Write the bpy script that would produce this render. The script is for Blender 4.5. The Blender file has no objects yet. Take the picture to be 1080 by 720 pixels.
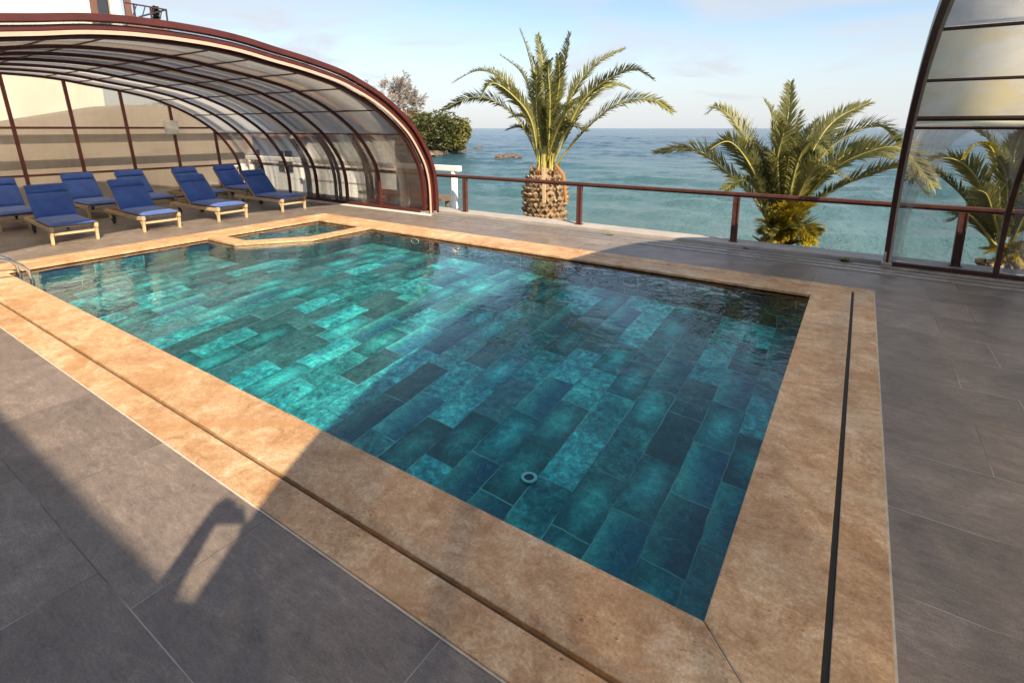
import bpy, bmesh, math, random
from mathutils import Vector, Matrix, noise as mnoise
random.seed(11)
R = math.radians
S = bpy.context.scene
C = S.collection

# ------------------------------------------------------------------ camera
EYE = 1.92
F_PX, PX, PY = 547.1, 540.0, 245.3
RM = Matrix(((0.832, 0.109, -0.544), (0.555, -0.164, 0.816), (0.0, -0.98, -0.197)))   # image axes -> world
cx_ = Vector((RM[0][0], RM[1][0], RM[2][0])).normalized()
cz_ = Vector((RM[0][2], RM[1][2], RM[2][2])).normalized()
cy_ = cz_.cross(cx_).normalized()
cx_ = cy_.cross(cz_).normalized()
cam_d = bpy.data.cameras.new('camera')
cam = bpy.data.objects.new('camera', cam_d); C.objects.link(cam)
M = Matrix.Identity(4)
for i in range(3):
    M[i][0] = cx_[i]; M[i][1] = -cy_[i]; M[i][2] = -cz_[i]
M.translation = (0, 0, EYE)
cam.matrix_world = M
cam_d.sensor_width = 36.0
cam_d.lens = F_PX / 1080 * 36
cam_d.shift_y = -(360 - PY) / 1080
cam_d.clip_end = 60000
S.camera = cam

def ray(px, py):
    return cx_ * (px - PX) + cy_ * (py - PY) + cz_ * F_PX
def at(px, py, Y):
    """point of the world seen at a photograph pixel, at world distance Y from the hotel front"""
    r = ray(px, py); return Vector((0, 0, EYE)) + r * (Y / r.y)
def far(px, py, d):
    r = ray(px, py); return Vector((0, 0, EYE)) + r * (d / math.hypot(r.x, r.y))

# ------------------------------------------------------------------ light
SA, SB = 1.20, 0.60                       # shadow run per metre of height along -X, +Y
sd = Vector((-SA, SB, -1)).normalized()   # light travel
to_sun = -sd
sun_el = math.asin(to_sun.z)
sun_az = math.atan2(to_sun.x, to_sun.y)   # clockwise from +Y
w = bpy.data.worlds.new('World'); S.world = w; w.use_nodes = True
wt = w.node_tree; wt.nodes.clear()
def wn(t, **k):
    n = wt.nodes.new(t)
    for a, b in k.items(): setattr(n, a, b)
    return n
sky = wn('ShaderNodeTexSky', sky_type='NISHITA', sun_disc=False)
sky.sun_elevation = sun_el; sky.sun_rotation = sun_az
sky.air_density = 1.0; sky.dust_density = 0.6; sky.ozone_density = 1.0
tc = wn('ShaderNodeTexCoord')
sep = wn('ShaderNodeSeparateXYZ'); wt.links.new(tc.outputs['Generated'], sep.inputs[0])
# project the view direction on a high cloud sheet
addz = wn('ShaderNodeMath', operation='ADD'); wt.links.new(sep.outputs[2], addz.inputs[0]); addz.inputs[1].default_value = 0.12
mxz = wn('ShaderNodeMath', operation='MAXIMUM'); wt.links.new(addz.outputs[0], mxz.inputs[0]); mxz.inputs[1].default_value = 0.05
dx = wn('ShaderNodeMath', operation='DIVIDE'); wt.links.new(sep.outputs[0], dx.inputs[0]); wt.links.new(mxz.outputs[0], dx.inputs[1])
dy = wn('ShaderNodeMath', operation='DIVIDE'); wt.links.new(sep.outputs[1], dy.inputs[0]); wt.links.new(mxz.outputs[0], dy.inputs[1])
cmb = wn('ShaderNodeCombineXYZ'); wt.links.new(dx.outputs[0], cmb.inputs[0]); wt.links.new(dy.outputs[0], cmb.inputs[1])
n1 = wn('ShaderNodeTexNoise'); n1.inputs['Scale'].default_value = 0.7; n1.inputs['Detail'].default_value = 7; n1.inputs['Roughness'].default_value = 0.55; n1.inputs['Distortion'].default_value = 0.6
wt.links.new(cmb.outputs[0], n1.inputs['Vector'])
rp = wn('ShaderNodeValToRGB'); rp.color_ramp.elements[0].position = 0.40; rp.color_ramp.elements[1].position = 0.64
rp.color_ramp.elements[0].color = (0.03, 0.03, 0.03, 1); rp.color_ramp.elements[1].color = (0.92, 0.92, 0.92, 1)
wt.links.new(n1.outputs['Fac'], rp.inputs['Fac'])
mixc = wn('ShaderNodeMixRGB', blend_type='MIX')
mixc.inputs[2].default_value = (4.0, 4.2, 4.5, 1)
hz = wn('ShaderNodeMapRange', interpolation_type='SMOOTHSTEP'); wt.links.new(sep.outputs[2], hz.inputs[0])
hz.inputs[1].default_value = 0.0; hz.inputs[2].default_value = 0.22; hz.inputs[3].default_value = 0.86; hz.inputs[4].default_value = 0.0
mxf = wn('ShaderNodeMath', operation='MAXIMUM'); wt.links.new(rp.outputs['Color'], mxf.inputs[0]); wt.links.new(hz.outputs[0], mxf.inputs[1])
wt.links.new(mxf.outputs[0], mixc.inputs[0]); wt.links.new(sky.outputs[0], mixc.inputs[1])
# the half of the sky round the sun is brighter, as thin cloud makes it
dsun = wn('ShaderNodeVectorMath', operation='DOT_PRODUCT'); wt.links.new(tc.outputs['Generated'], dsun.inputs[0]); dsun.inputs[1].default_value = tuple(to_sun)
mr = wn('ShaderNodeMapRange', interpolation_type='SMOOTHSTEP'); wt.links.new(dsun.outputs['Value'], mr.inputs[0])
mr.inputs[1].default_value = 0.15; mr.inputs[2].default_value = 1.0; mr.inputs[3].default_value = 0.92; mr.inputs[4].default_value = 1.35
mul = wn('ShaderNodeVectorMath', operation='SCALE'); wt.links.new(mixc.outputs[0], mul.inputs[0]); wt.links.new(mr.outputs[0], mul.inputs['Scale'])
bg = wn('ShaderNodeBackground'); bg.inputs['Strength'].default_value = 0.10
wt.links.new(mul.outputs[0], bg.inputs['Color'])
wo = wn('ShaderNodeOutputWorld'); wt.links.new(bg.outputs[0], wo.inputs['Surface'])

sl = bpy.data.lights.new('sun', 'SUN'); sl.energy = 4.7; sl.angle = R(0.6); sl.color = (1.0, 0.82, 0.59)
so = bpy.data.objects.new('sun', sl); C.objects.link(so)
so.rotation_euler = sd.to_track_quat('-Z', 'Y').to_euler(); so.location = (20, -10, 20)

S.view_settings.view_transform = 'Standard'; S.view_settings.look = 'None'
S.view_settings.gamma = 1; S.view_settings.use_curve_mapping = False
S.view_settings.exposure = 1.04
S.render.engine = 'CYCLES'
S.cycles.max_bounces = 10; S.cycles.transparent_max_bounces = 24
S.cycles.diffuse_bounces = 4; S.cycles.glossy_bounces = 4; S.cycles.transmission_bounces = 6
S.cycles.caustics_reflective = False; S.cycles.caustics_refractive = False

# ------------------------------------------------------------------ materials
class NT:
    def __init__(s, name):
        s.m = bpy.data.materials.new(name); s.m.use_nodes = True
        s.t = s.m.node_tree; s.t.nodes.clear()
        s.out = s.t.nodes.new('ShaderNodeOutputMaterial')
        s.co = s.t.nodes.new('ShaderNodeTexCoord')
    def set(s, sock, v):
        if isinstance(v, bpy.types.NodeSocket): s.t.links.new(v, sock)
        elif isinstance(v, (tuple, list)):
            if sock.type == 'RGBA' and len(v) == 3: v = (*v, 1)
            sock.default_value = v
        else: sock.default_value = v
    def n(s, typ, ins=None, **attr):
        n = s.t.nodes.new('ShaderNode' + typ)
        for k, v in attr.items(): setattr(n, k, v)
        for k, v in (ins or {}).items(): s.set(n.inputs[k], v)
        return n
    def math(s, op, a, b=0.0, c=None):
        n = s.t.nodes.new('ShaderNodeMath'); n.operation = op
        s.set(n.inputs[0], a); s.set(n.inputs[1], b)
        if c is not None: s.set(n.inputs[2], c)
        return n.outputs[0]
    def obj(s): return s.co.outputs['Object']
    def pos(s): return s.n('NewGeometry').outputs['Position']
    def noise(s, scale, detail=5, rough=0.55, vec=None, dist=0.0, sc=None, dim='3D'):
        v = vec if vec is not None else s.pos()
        if sc is not None:
            mp = s.n('Mapping', {'Vector': v, 'Scale': sc}); v = mp.outputs[0]
        n = s.n('TexNoise', {'Vector': v, 'Scale': scale, 'Detail': detail, 'Roughness': rough, 'Distortion': dist})
        return n.outputs['Fac']
    def ramp(s, fac, stops, interp='LINEAR'):
        n = s.n('ValToRGB', {'Fac': fac}); cr = n.color_ramp; cr.interpolation = interp
        while len(cr.elements) < len(stops): cr.elements.new(0.5)
        for e, (p, c) in zip(cr.elements, stops):
            e.position = p
            e.color = (*c, 1) if isinstance(c, tuple) else (c, c, c, 1)
        return n.outputs['Color']
    def mix(s, f, a, b, mode='MIX'):
        n = s.n('MixRGB', blend_type=mode); s.set(n.inputs[0], f); s.set(n.inputs[1], a); s.set(n.inputs[2], b)
        return n.outputs[0]
    def bump(s, h, strength=0.3, dist=0.01):
        return s.n('Bump', {'Height': h, 'Strength': strength, 'Distance': dist}).outputs[0]
    def bsdf(s, **k):
        n = s.n('BsdfPrincipled')
        for a, v in k.items():
            a = {'color': 'Base Color', 'rough': 'Roughness', 'metal': 'Metallic', 'normal': 'Normal', 'spec': 'Specular IOR Level', 'coat': 'Coat Weight'}[a]
            s.set(n.inputs[a], v)
        return n.outputs[0]
    def done(s, sh, vol=None):
        s.t.links.new(sh, s.out.inputs['Surface'])
        if vol: s.t.links.new(vol, s.out.inputs['Volume'])
        return s.m

MAT = {}
def basic(name, col, rough=0.5, metal=0.0, var=0.25, nscale=6.0, bump=0.0, bscale=60, spec=0.5, sc=None):
    t = NT(name)
    f = t.noise(nscale, 5, 0.6, vec=t.obj(), sc=sc)
    c = t.ramp(f, [(0.25, tuple(x * (1 - var) for x in col)), (0.75, tuple(min(1, x * (1 + var)) for x in col))])
    k = dict(color=c, rough=t.math('MULTIPLY_ADD', f, 0.2, rough - 0.1), metal=metal, spec=spec)
    if bump: k['normal'] = t.bump(t.noise(bscale, 4, 0.6, vec=t.obj(), sc=sc), bump, 0.01)
    MAT[name] = t.done(t.bsdf(**k)); return MAT[name]

basic('cream_seal', (0.50, 0.34, 0.26), 0.6, 0, 0.1, 6)
basic('brown_metal', (0.072, 0.017, 0.014), 0.42, 0.0, 0.22, 5, spec=0.35)
basic('mullion_metal', (0.150, 0.038, 0.028), 0.45, 0.0, 0.2, 5)
basic('dark_brown_metal', (0.050, 0.020, 0.018), 0.38, 0.0, 0.2, 5)
basic('rail_metal', (0.085, 0.032, 0.026), 0.4, 0.0, 0.25, 8)
basic('aluminium', (0.48, 0.46, 0.44), 0.4, 0.7, 0.2, 10)
basic('track_dark', (0.05, 0.046, 0.043), 0.6, 0.0, 0.4, 12)
basic('chrome', (0.55, 0.53, 0.50), 0.24, 1.0, 0.05, 4)
basic('white_paint', (0.80, 0.79, 0.76), 0.5, 0, 0.06, 3)
basic('hotel_wall', (0.80, 0.76, 0.68), 0.8, 0, 0.06, 0.8, 0.1, 20)
basic('roof_grey', (0.22, 0.21, 0.20), 0.7, 0, 0.25, 2)
basic('fascia', (0.30, 0.16, 0.10), 0.6, 0, 0.2, 3)
basic('frame_brown', (0.13, 0.06, 0.04), 0.6, 0, 0.2, 3)
basic('window_dark', (0.03, 0.03, 0.035), 0.1, 0, 0.2, 2)
basic('curtain', (0.62, 0.57, 0.48), 0.9, 0, 0.15, 4, sc=(8, 8, 0.3))
basic('teak', (0.52, 0.38, 0.23), 0.6, 0, 0.3, 5, 0.2, 30, sc=(1, 8, 8))
basic('rubber', (0.03, 0.03, 0.03), 0.6)
basic('slot_black', (0.018, 0.017, 0.016), 0.6, 0, 0.3, 20)
basic('grout', (0.50, 0.45, 0.38), 0.85, 0, 0.25, 14)
basic('ledge_stone', (0.36, 0.335, 0.31), 0.7, 0, 0.18, 3, 0.15, 40)
basic('ring_white', (0.34, 0.46, 0.43), 0.4, 0, 0.1, 5)
basic('box_plastic', (0.86, 0.84, 0.74), 0.45, 0, 0.05, 4)
basic('skin', (0.55, 0.34, 0.24), 0.55)
basic('hair', (0.04, 0.025, 0.015), 0.6)
basic('bark_grey', (0.25, 0.22, 0.195), 0.85, 0, 0.25, 0.5)
basic('bark_brown', (0.12, 0.085, 0.06), 0.9, 0, 0.3, 1)
basic('rock', (0.10, 0.072, 0.052), 0.85, 0, 0.4, 0.6, 0.5, 2)
basic('weed_leaf', (0.13, 0.15, 0.03), 0.7, 0, 0.4, 20)

def mat_deck():
    t = NT('deck_tile')
    sp = t.n('SeparateXYZ', {0: t.pos()}); x, y = sp.outputs[0], sp.outputs[1]
    TH, TW = 0.61, 1.14
    ry = t.math('DIVIDE', y, TH); row = t.math('FLOOR', ry); fy = t.math('FRACT', ry)
    off = t.math('MULTIPLY', t.math('PINGPONG', t.math('ADD', row, 1.0), 1.0), 0.28)
    rx = t.math('ADD', t.math('DIVIDE', x, TW), off); colm = t.math('FLOOR', rx); fx = t.math('FRACT', rx)
    dxm = t.math('MULTIPLY', t.math('MINIMUM', fx, t.math('SUBTRACT', 1.0, fx)), TW)
    dym = t.math('MULTIPLY', t.math('MINIMUM', fy, t.math('SUBTRACT', 1.0, fy)), TH)
    d = t.math('MINIMUM', dxm, dym)
    joint = t.math('LESS_THAN', d, 0.0022)
    cell = t.n('CombineXYZ', {0: row, 1: colm}).outputs[0]
    wn_ = t.n('TexWhiteNoise', {'Vector': cell}, noise_dimensions='2D').outputs[0]
    shifted = t.n('VectorMath', {0: t.pos(), 1: t.n('VectorMath', {0: t.n('TexWhiteNoise', {'Vector': cell}, noise_dimensions='3D').outputs['Color'], 1: (9, 9, 9)}, operation='MULTIPLY').outputs[0]}, operation='ADD').outputs[0]
    a = t.noise(2.2, 7, 0.62, vec=shifted, dist=0.8)
    b = t.noise(9, 6, 0.65, vec=shifted, sc=(1, 2.6, 1), dist=0.5)
    g = t.noise(140, 3, 0.7)
    b2 = t.noise(34, 6, 0.75, vec=shifted, sc=(1, 3.0, 1))
    mixv = t.math('ADD', t.math('ADD', t.math('MULTIPLY', a, 0.36), t.math('MULTIPLY', b, 0.32)), t.math('MULTIPLY', b2, 0.32))
    c = t.ramp(mixv, [(0.36, (0.098, 0.078, 0.067)), (0.46, (0.168, 0.136, 0.117)), (0.54, (0.220, 0.178, 0.152)), (0.66, (0.35, 0.288, 0.245))])
    c = t.mix(1.0, c, t.ramp(wn_, [(0, 0.86), (1, 1.1)]), 'MULTIPLY')
    c = t.mix(1.0, c, t.ramp(g, [(0.3, 0.72), (0.7, 1.22)]), 'MULTIPLY')
    # salty white blotches and scuffs
    st = t.ramp(t.noise(1.1, 8, 0.72, dist=1.2), [(0.62, 0.0), (0.78, 1.0)])
    st2 = t.ramp(t.noise(14, 6, 0.7), [(0.5, 0.0), (0.75, 1.0)])
    c = t.mix(t.math('MULTIPLY', t.math('MULTIPLY', st, st2), 0.8), c, (0.42, 0.39, 0.36))
    spk = t.ramp(t.noise(55, 2, 0.5), [(0.80, 0.0), (0.83, 1.0)])
    c = t.mix(t.math('MULTIPLY', spk, 0.55), c, (0.5, 0.47, 0.42))
    jn = t.ramp(t.noise(1.3, 2, 0.5), [(0.42, (0.40, 0.36, 0.31)), (0.55, (0.07, 0.06, 0.055))])
    c = t.mix(joint, c, jn)
    rough = t.math('MULTIPLY_ADD', b, 0.25, 0.36)
    h = t.math('SUBTRACT', t.math('ADD', t.math('MULTIPLY', b, 0.5), t.math('MULTIPLY', g, 0.35)), t.math('MULTIPLY', joint, 1.0))
    MAT['deck'] = t.done(t.bsdf(color=c, rough=rough, normal=t.bump(h, 0.35, 0.004)))
mat_deck()

def mat_travertine():
    t = NT('travertine')
    p = t.pos()
    wob = t.n('VectorMath', {0: p, 1: t.n('VectorMath', {0: t.n('TexNoise', {'Vector': p, 'Scale': 1.6, 'Detail': 4}).outputs['Color'], 1: (0.6, 0.6, 0.6)}, operation='MULTIPLY').outputs[0]}, operation='ADD').outputs[0]
    a = t.noise(2.6, 8, 0.65, vec=wob, dist=1.0)
    b = t.noise(8, 6, 0.6, vec=wob, sc=(1, 2.2, 1))
    g = t.noise(70, 5, 0.75)
    f2 = t.noise(24, 8, 0.78, dist=0.4)
    m = t.math('ADD', t.math('ADD', t.math('MULTIPLY', a, 0.45), t.math('MULTIPLY', b, 0.22)), t.math('MULTIPLY', f2, 0.33))
    c = t.ramp(m, [(0.33, (0.30, 0.150, 0.072)), (0.44, (0.47, 0.280, 0.140)), (0.52, (0.60, 0.395, 0.225)), (0.63, (0.76, 0.60, 0.42))])
    c = t.mix(1.0, c, t.ramp(g, [(0.3, 0.66), (0.7, 1.25)]), 'MULTIPLY')
    sp = t.n('SeparateXYZ', {0: p})
    side = t.math('MULTIPLY', t.math('GREATER_THAN', sp.outputs[1], 1.845), t.math('LESS_THAN', sp.outputs[1], 6.78))
    run = t.math('ADD', t.math('MULTIPLY', side, sp.outputs[1]), t.math('MULTIPLY', t.math('SUBTRACT', 1.0, side), sp.outputs[0]))
    run = t.math('DIVIDE', t.math('ADD', run, 0.35), 1.22)
    fr_ = t.math('FRACT', run); jl = t.math('LESS_THAN', t.math('MINIMUM', fr_, t.math('SUBTRACT', 1.0, fr_)), 0.0010)
    idn = t.n('TexWhiteNoise', {'W': t.math('ADD', t.math('FLOOR', run), t.math('MULTIPLY', side, 31.0))}, noise_dimensions='1D').outputs[0]
    c = t.mix(1.0, c, t.ramp(idn, [(0, (0.86, 0.82, 0.78)), (1, (1.12, 1.10, 1.08))]), 'MULTIPLY')
    c = t.mix(t.math('MULTIPLY', jl, 0.5), c, (0.62, 0.50, 0.36))
    oc = t.ramp(t.noise(0.9, 6, 0.6, dist=1.5), [(0.56, 0.0), (0.62, 0.55), (0.8, 0.3)])
    c = t.mix(oc, c, (0.40, 0.215, 0.09))
    pit = t.ramp(t.noise(38, 5, 0.65, sc=(1, 1.7, 1)), [(0.615, 0.0), (0.645, 1.0)])
    pit = t.math('MULTIPLY', pit, t.ramp(t.noise(2.3, 3, 0.6), [(0.5, 0.0), (0.6, 1.0)]))
    c = t.mix(t.math('MULTIPLY', pit, 0.8), c, (0.13, 0.075, 0.04))
    h = t.math('SUBTRACT', t.math('ADD', t.math('MULTIPLY', g, 0.5), t.math('MULTIPLY', b, 0.3)), pit)
    MAT['travertine'] = t.done(t.bsdf(color=c, rough=t.math('MULTIPLY_ADD', g, 0.25, 0.42), normal=t.bump(h, 0.4, 0.005)))
mat_travertine()

def mat_pool(name, wall=False):
    t = NT(name)
    sp = t.n('SeparateXYZ', {0: t.pos()}); x, y = sp.outputs[0], sp.outputs[1]
    if wall:
        x2 = t.math('ADD', sp.outputs[2], 0.9); y2 = t.math('ADD', x, t.math('MULTIPLY', y, 1.0)); x, y = x2, y2
    wob = t.n('SeparateXYZ', {0: t.n('TexNoise', {'Vector': t.pos(), 'Scale': 5.0, 'Detail': 3}).outputs['Color']})
    x = t.math('ADD', x, t.math('MULTIPLY_ADD', wob.outputs[0], 0.03, -0.015)); y = t.math('ADD', y, t.math('MULTIPLY_ADD', wob.outputs[1], 0.03, -0.015))
    TW, TL = 0.305, 0.65
    rx = t.math('DIVIDE', t.math('ADD', x, 0.02), TW); col = t.math('FLOOR', rx); fx = t.math('FRACT', rx)
    rnd = t.n('TexWhiteNoise', {'W': col}, noise_dimensions='1D').outputs[0]
    off = t.math('ADD', t.math('MULTIPLY', t.math('PINGPONG', col, 1.0), 0.5), t.math('MULTIPLY', rnd, 0.3))
    ry = t.math('ADD', t.math('DIVIDE', y, TL), off); row = t.math('FLOOR', ry); fy = t.math('FRACT', ry)
    mx = t.math('MINIMUM', fx, t.math('SUBTRACT', 1.0, fx)); my = t.math('MINIMUM', fy, t.math('SUBTRACT', 1.0, fy))
    ex = t.math('MULTIPLY', mx, TW); ey = t.math('MULTIPLY', my, TL)
    joint = t.math('LESS_THAN', t.math('MINIMUM', ex, t.math('MULTIPLY', ey, 0.8)), 0.0042)
    cell = t.n('CombineXYZ', {0: col, 1: row}).outputs[0]
    wn_ = t.n('TexWhiteNoise', {'Vector': cell}, noise_dimensions='2D')
    v = wn_.outputs[0]
    sp2 = t.n('SeparateXYZ', {0: wn_.outputs['Color']})
    sh = t.n('VectorMath', {0: t.pos(), 1: t.n('VectorMath', {0: wn_.outputs['Color'], 1: (13, 13, 13)}, operation='MULTIPLY').outputs[0]}, operation='ADD').outputs[0]
    a = t.noise(3.0, 6, 0.6, vec=sh, dist=0.4)
    b = t.noise(15, 7, 0.72, vec=sh, dist=0.35)
    fine = t.noise(48, 4, 0.7, vec=sh)
    # four kinds of slab: grey slate, pale-centred, two-tone across its width, mottled teal
    slate = t.ramp(a, [(0.3, (0.060, 0.105, 0.110)), (0.7, (0.120, 0.180, 0.172))])
    rad_ = t.math('MULTIPLY', t.math('MULTIPLY', mx, 2.0), t.math('MULTIPLY', my, 2.0))
    glow = t.ramp(t.math('ADD', rad_, t.math('MULTIPLY_ADD', a, 1.0, -0.5)), [(0.0, (0.030, 0.105, 0.105)), (0.25, (0.050, 0.20, 0.195)), (0.85, (0.105, 0.40, 0.365))])
    grad = t.ramp(t.math('ADD', fx, t.math('MULTIPLY_ADD', a, 1.3, -0.65)), [(0.0, (0.10, 0.32, 0.27)), (0.30, (0.06, 0.21, 0.21)), (0.6, (0.03, 0.115, 0.15)), (1.0, (0.022, 0.080, 0.125))])
    mott = t.ramp(t.math('ADD', t.math('MULTIPLY', a, 0.6), t.math('MULTIPLY', b, 0.4)), [(0.36, (0.022, 0.10, 0.115)), (0.50, (0.06, 0.27, 0.27)), (0.64, (0.13, 0.52, 0.46))])
    k1 = t.math('GREATER_THAN', v, 0.22); k2 = t.math('GREATER_THAN', v, 0.50); k3 = t.math('GREATER_THAN', v, 0.66)
    c = t.mix(k3, t.mix(k2, t.mix(k1, slate, glow), grad), mott)
    c = t.mix(1.0, c, t.ramp(sp2.outputs[1], [(0, 0.42), (0.5, 0.8), (1, 1.25)]), 'MULTIPLY')
    c = t.mix(1.0, c, t.ramp(b, [(0.32, 0.55), (0.5, 0.95), (0.68, 1.5)]), 'MULTIPLY')  # fine speckle in the stone colour stands in for sun caustics
    c = t.mix(1.0, c, t.ramp(fine, [(0.3, 0.72), (0.7, 1.3)]), 'MULTIPLY')
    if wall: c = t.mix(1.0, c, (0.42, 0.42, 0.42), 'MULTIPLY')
    wv = t.n('VectorMath', {0: sh, 1: t.n('VectorMath', {0: t.n('TexNoise', {'Vector': sh, 'Scale': 5.0, 'Detail': 4}).outputs['Color'], 1: (.35, .35, .35)}, operation='MULTIPLY').outputs[0]}, operation='ADD').outputs[0]
    vein_caustic = t.n('TexVoronoi', {'Vector': wv, 'Scale': 7.0}, feature='DISTANCE_TO_EDGE').outputs['Distance']
    vf = t.math('MULTIPLY', t.ramp(vein_caustic, [(0.0, 1.0), (0.06, 0.0)]), t.ramp(a, [(0.50, 0.0), (0.66, 0.34)]))  # pale stone veining that also stands in for caustic light
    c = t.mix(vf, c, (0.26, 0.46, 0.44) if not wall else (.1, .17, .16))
    c = t.mix(t.math('MULTIPLY', joint, 0.7), c, t.ramp(t.noise(2.0, 2), [(0.42, (0.03, 0.06, 0.07)), (0.58, (0.28, 0.40, 0.38))]))
    MAT[name] = t.done(t.bsdf(color=c, rough=0.6, normal=t.bump(t.math('ADD', b, a), 0.5, 0.01)))
mat_pool('pool_stone'); mat_pool('pool_stone_wall', True)

def mat_water():
    t = NT('pool_water')
    amp = t.ramp(t.noise(0.28, 2, 0.5), [(0.35, 0.35), (0.65, 1.0)])
    amp = t.math('MULTIPLY', amp, t.n('MapRange', {0: t.n('SeparateXYZ', {0: t.pos()}).outputs[1], 1: 2.0, 2: 6.5, 3: 0.55, 4: 1.7}).outputs[0])
    h1 = t.noise(3.2, 3, 0.5, dist=0.8); h2 = t.noise(11.0, 2, 0.5, dist=0.4)
    h = t.math('MULTIPLY', t.math('ADD', h1, t.math('MULTIPLY', h2, 0.22)), amp)
    nrm = t.bump(h, 0.30, 0.045)
    cosn = t.math('ABSOLUTE', t.n('VectorMath', {0: nrm, 1: t.n('NewGeometry').outputs['Incoming']}, operation='DOT_PRODUCT').outputs['Value'])
    fr = t.math('MULTIPLY_ADD', t.math('POWER', t.math('SUBTRACT', 1.0, t.math('MINIMUM', cosn, 1.0)), 5.0), 0.98, 0.02)
    tr = t.n('BsdfTransparent', {'Color': (1, 1, 1)}).outputs[0]
    gl = t.n('BsdfGlossy', {'Color': (1, 1, 1), 'Roughness': 0.015, 'Normal': nrm}).outputs[0]
    mx = t.n('MixShader', {0: fr, 1: tr, 2: gl}).outputs[0]
    va = t.n('VolumeAbsorption', {'Color': (0.02, 0.86, 0.95), 'Density': 0.60}).outputs[0]
    MAT['pool_water'] = t.done(mx, va)
mat_water()

def mat_sea():
    t = NT('sea')
    p = t.pos()
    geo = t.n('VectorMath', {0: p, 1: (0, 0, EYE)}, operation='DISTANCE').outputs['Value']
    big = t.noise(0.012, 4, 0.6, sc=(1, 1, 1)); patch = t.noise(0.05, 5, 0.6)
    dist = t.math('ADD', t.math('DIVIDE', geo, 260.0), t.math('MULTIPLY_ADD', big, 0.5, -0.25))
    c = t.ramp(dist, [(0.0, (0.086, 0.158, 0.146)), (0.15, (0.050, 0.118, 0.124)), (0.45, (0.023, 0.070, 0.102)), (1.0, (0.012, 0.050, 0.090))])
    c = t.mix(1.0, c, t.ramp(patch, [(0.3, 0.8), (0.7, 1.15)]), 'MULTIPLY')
    h = t.math('ADD', t.noise(0.55, 5, 0.62, sc=(1.0, 0.45, 1), dist=0.5), t.math('MULTIPLY', t.noise(2.6, 5, 0.68, sc=(1, 0.5, 1), dist=0.4), 0.5))
    h = t.math('ADD', h, t.math('MULTIPLY', t.noise(0.13, 3, 0.5, sc=(1, .5, 1)), 1.2))
    nrm = t.bump(h, 1.0, 0.36)
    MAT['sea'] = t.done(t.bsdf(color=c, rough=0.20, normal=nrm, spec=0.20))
mat_sea()

def mat_glazing(name, clear, tint, frost, dirt=0.3, transl=(0.62, 0.58, 0.50), stain=None):
    """ribbed polycarbonate: part see-through, part milky, with a reflective skin"""
    t = NT(name)
    p = t.pos()
    f = t.noise(0.8, 6, 0.65, dist=1.0)
    streak = t.noise(2.2, 5, 0.6, sc=(2.5, 2.5, 0.35))
    tr = t.n('BsdfTransparent', {'Color': tint}).outputs[0]
    tcol = t.mix(t.ramp(streak, [(0.4, 0.0), (0.7, dirt)]), transl, tuple(x * 0.55 for x in transl))
    if stain: tcol = t.mix(t.ramp(t.noise(1.4, 6, 0.6, sc=(1.6, 1.6, 0.5), dist=0.6), [(0.46, 0.0), (0.62, 0.8)]), tcol, stain)
    tl = t.n('BsdfTranslucent', {'Color': tcol}).outputs[0]
    df = t.n('BsdfDiffuse', {'Color': t.mix(0.5, tcol, (0.5, 0.48, 0.44))}).outputs[0]
    milk = t.n('MixShader', {0: 0.18, 1: tl, 2: df}).outputs[0]
    fac = t.ramp(f, [(0.3, min(1, frost * 0.82)), (0.7, min(1, frost * 1.12))])
    body = t.n('MixShader', {0: fac, 1: tr, 2: milk}).outputs[0]
    fr = t.n('Fresnel', {'IOR': 1.45}).outputs[0]
    gl = t.n('BsdfGlossy', {'Color': (0.9, 0.9, 0.9), 'Roughness': 0.06 if clear else 0.25}).outputs[0]
    MAT[name] = t.done(t.n('MixShader', {0: t.math('MULTIPLY', fr, 0.5), 1: body, 2: gl}).outputs[0])
def mat_skin():
    t = NT('glazing_skin')
    fr = t.math('MULTIPLY', t.n('Fresnel', {'IOR': 1.4}).outputs[0], 0.5)
    MAT['glazing_skin'] = t.done(t.n('MixShader', {0: fr, 1: t.n('BsdfTransparent', {'Color': (0.98, 0.98, 0.97)}).outputs[0], 2: t.n('BsdfGlossy', {'Color': (.9, .9, .9), 'Roughness': 0.08}).outputs[0]}).outputs[0])
mat_skin()
mat_glazing('glazing_pane', True, (0.82, 0.83, 0.82), 0.0)
mat_glazing('glazing_sliding', True, (0.99, 0.985, 0.98), 0.0)
mat_glazing('glazing_milk', False, (0.88, 0.85, 0.8), 0.97, 0.3, (0.72, 0.70, 0.67))
mat_glazing('glazing_clear', True, (0.86, 0.86, 0.84), 0.10)
mat_glazing('glazing_roof', False, (0.85, 0.83, 0.78), 1.0, 0.15, (0.88, 0.84, 0.76))
mat_glazing('glazing_side', False, (0.92, 0.91, 0.88), 0.97, 0.25, (0.74, 0.705, 0.60), (0.74, 0.62, 0.33))
mat_glazing('glazing_end', True, (0.92, 0.89, 0.82), 0.48, 0.22, (0.80, 0.69, 0.55))

def mat_cushion():
    t = NT('blue_canvas')
    wv = t.noise(260, 2, 0.5, vec=t.obj()); f = t.noise(3.5, 4, 0.55, vec=t.obj())
    c = t.ramp(f, [(0.3, (0.028, 0.082, 0.31)), (0.7, (0.046, 0.125, 0.45))])
    nd = t.n('BsdfPrincipled', {'Base Color': c, 'Roughness': 0.75, 'Sheen Weight': 0.25, 'Normal': t.bump(t.math('ADD', f, t.math('MULTIPLY', wv, 0.1)), 0.35, 0.03)})
    MAT['blue_canvas'] = t.done(nd.outputs[0])
mat_cushion()

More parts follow.
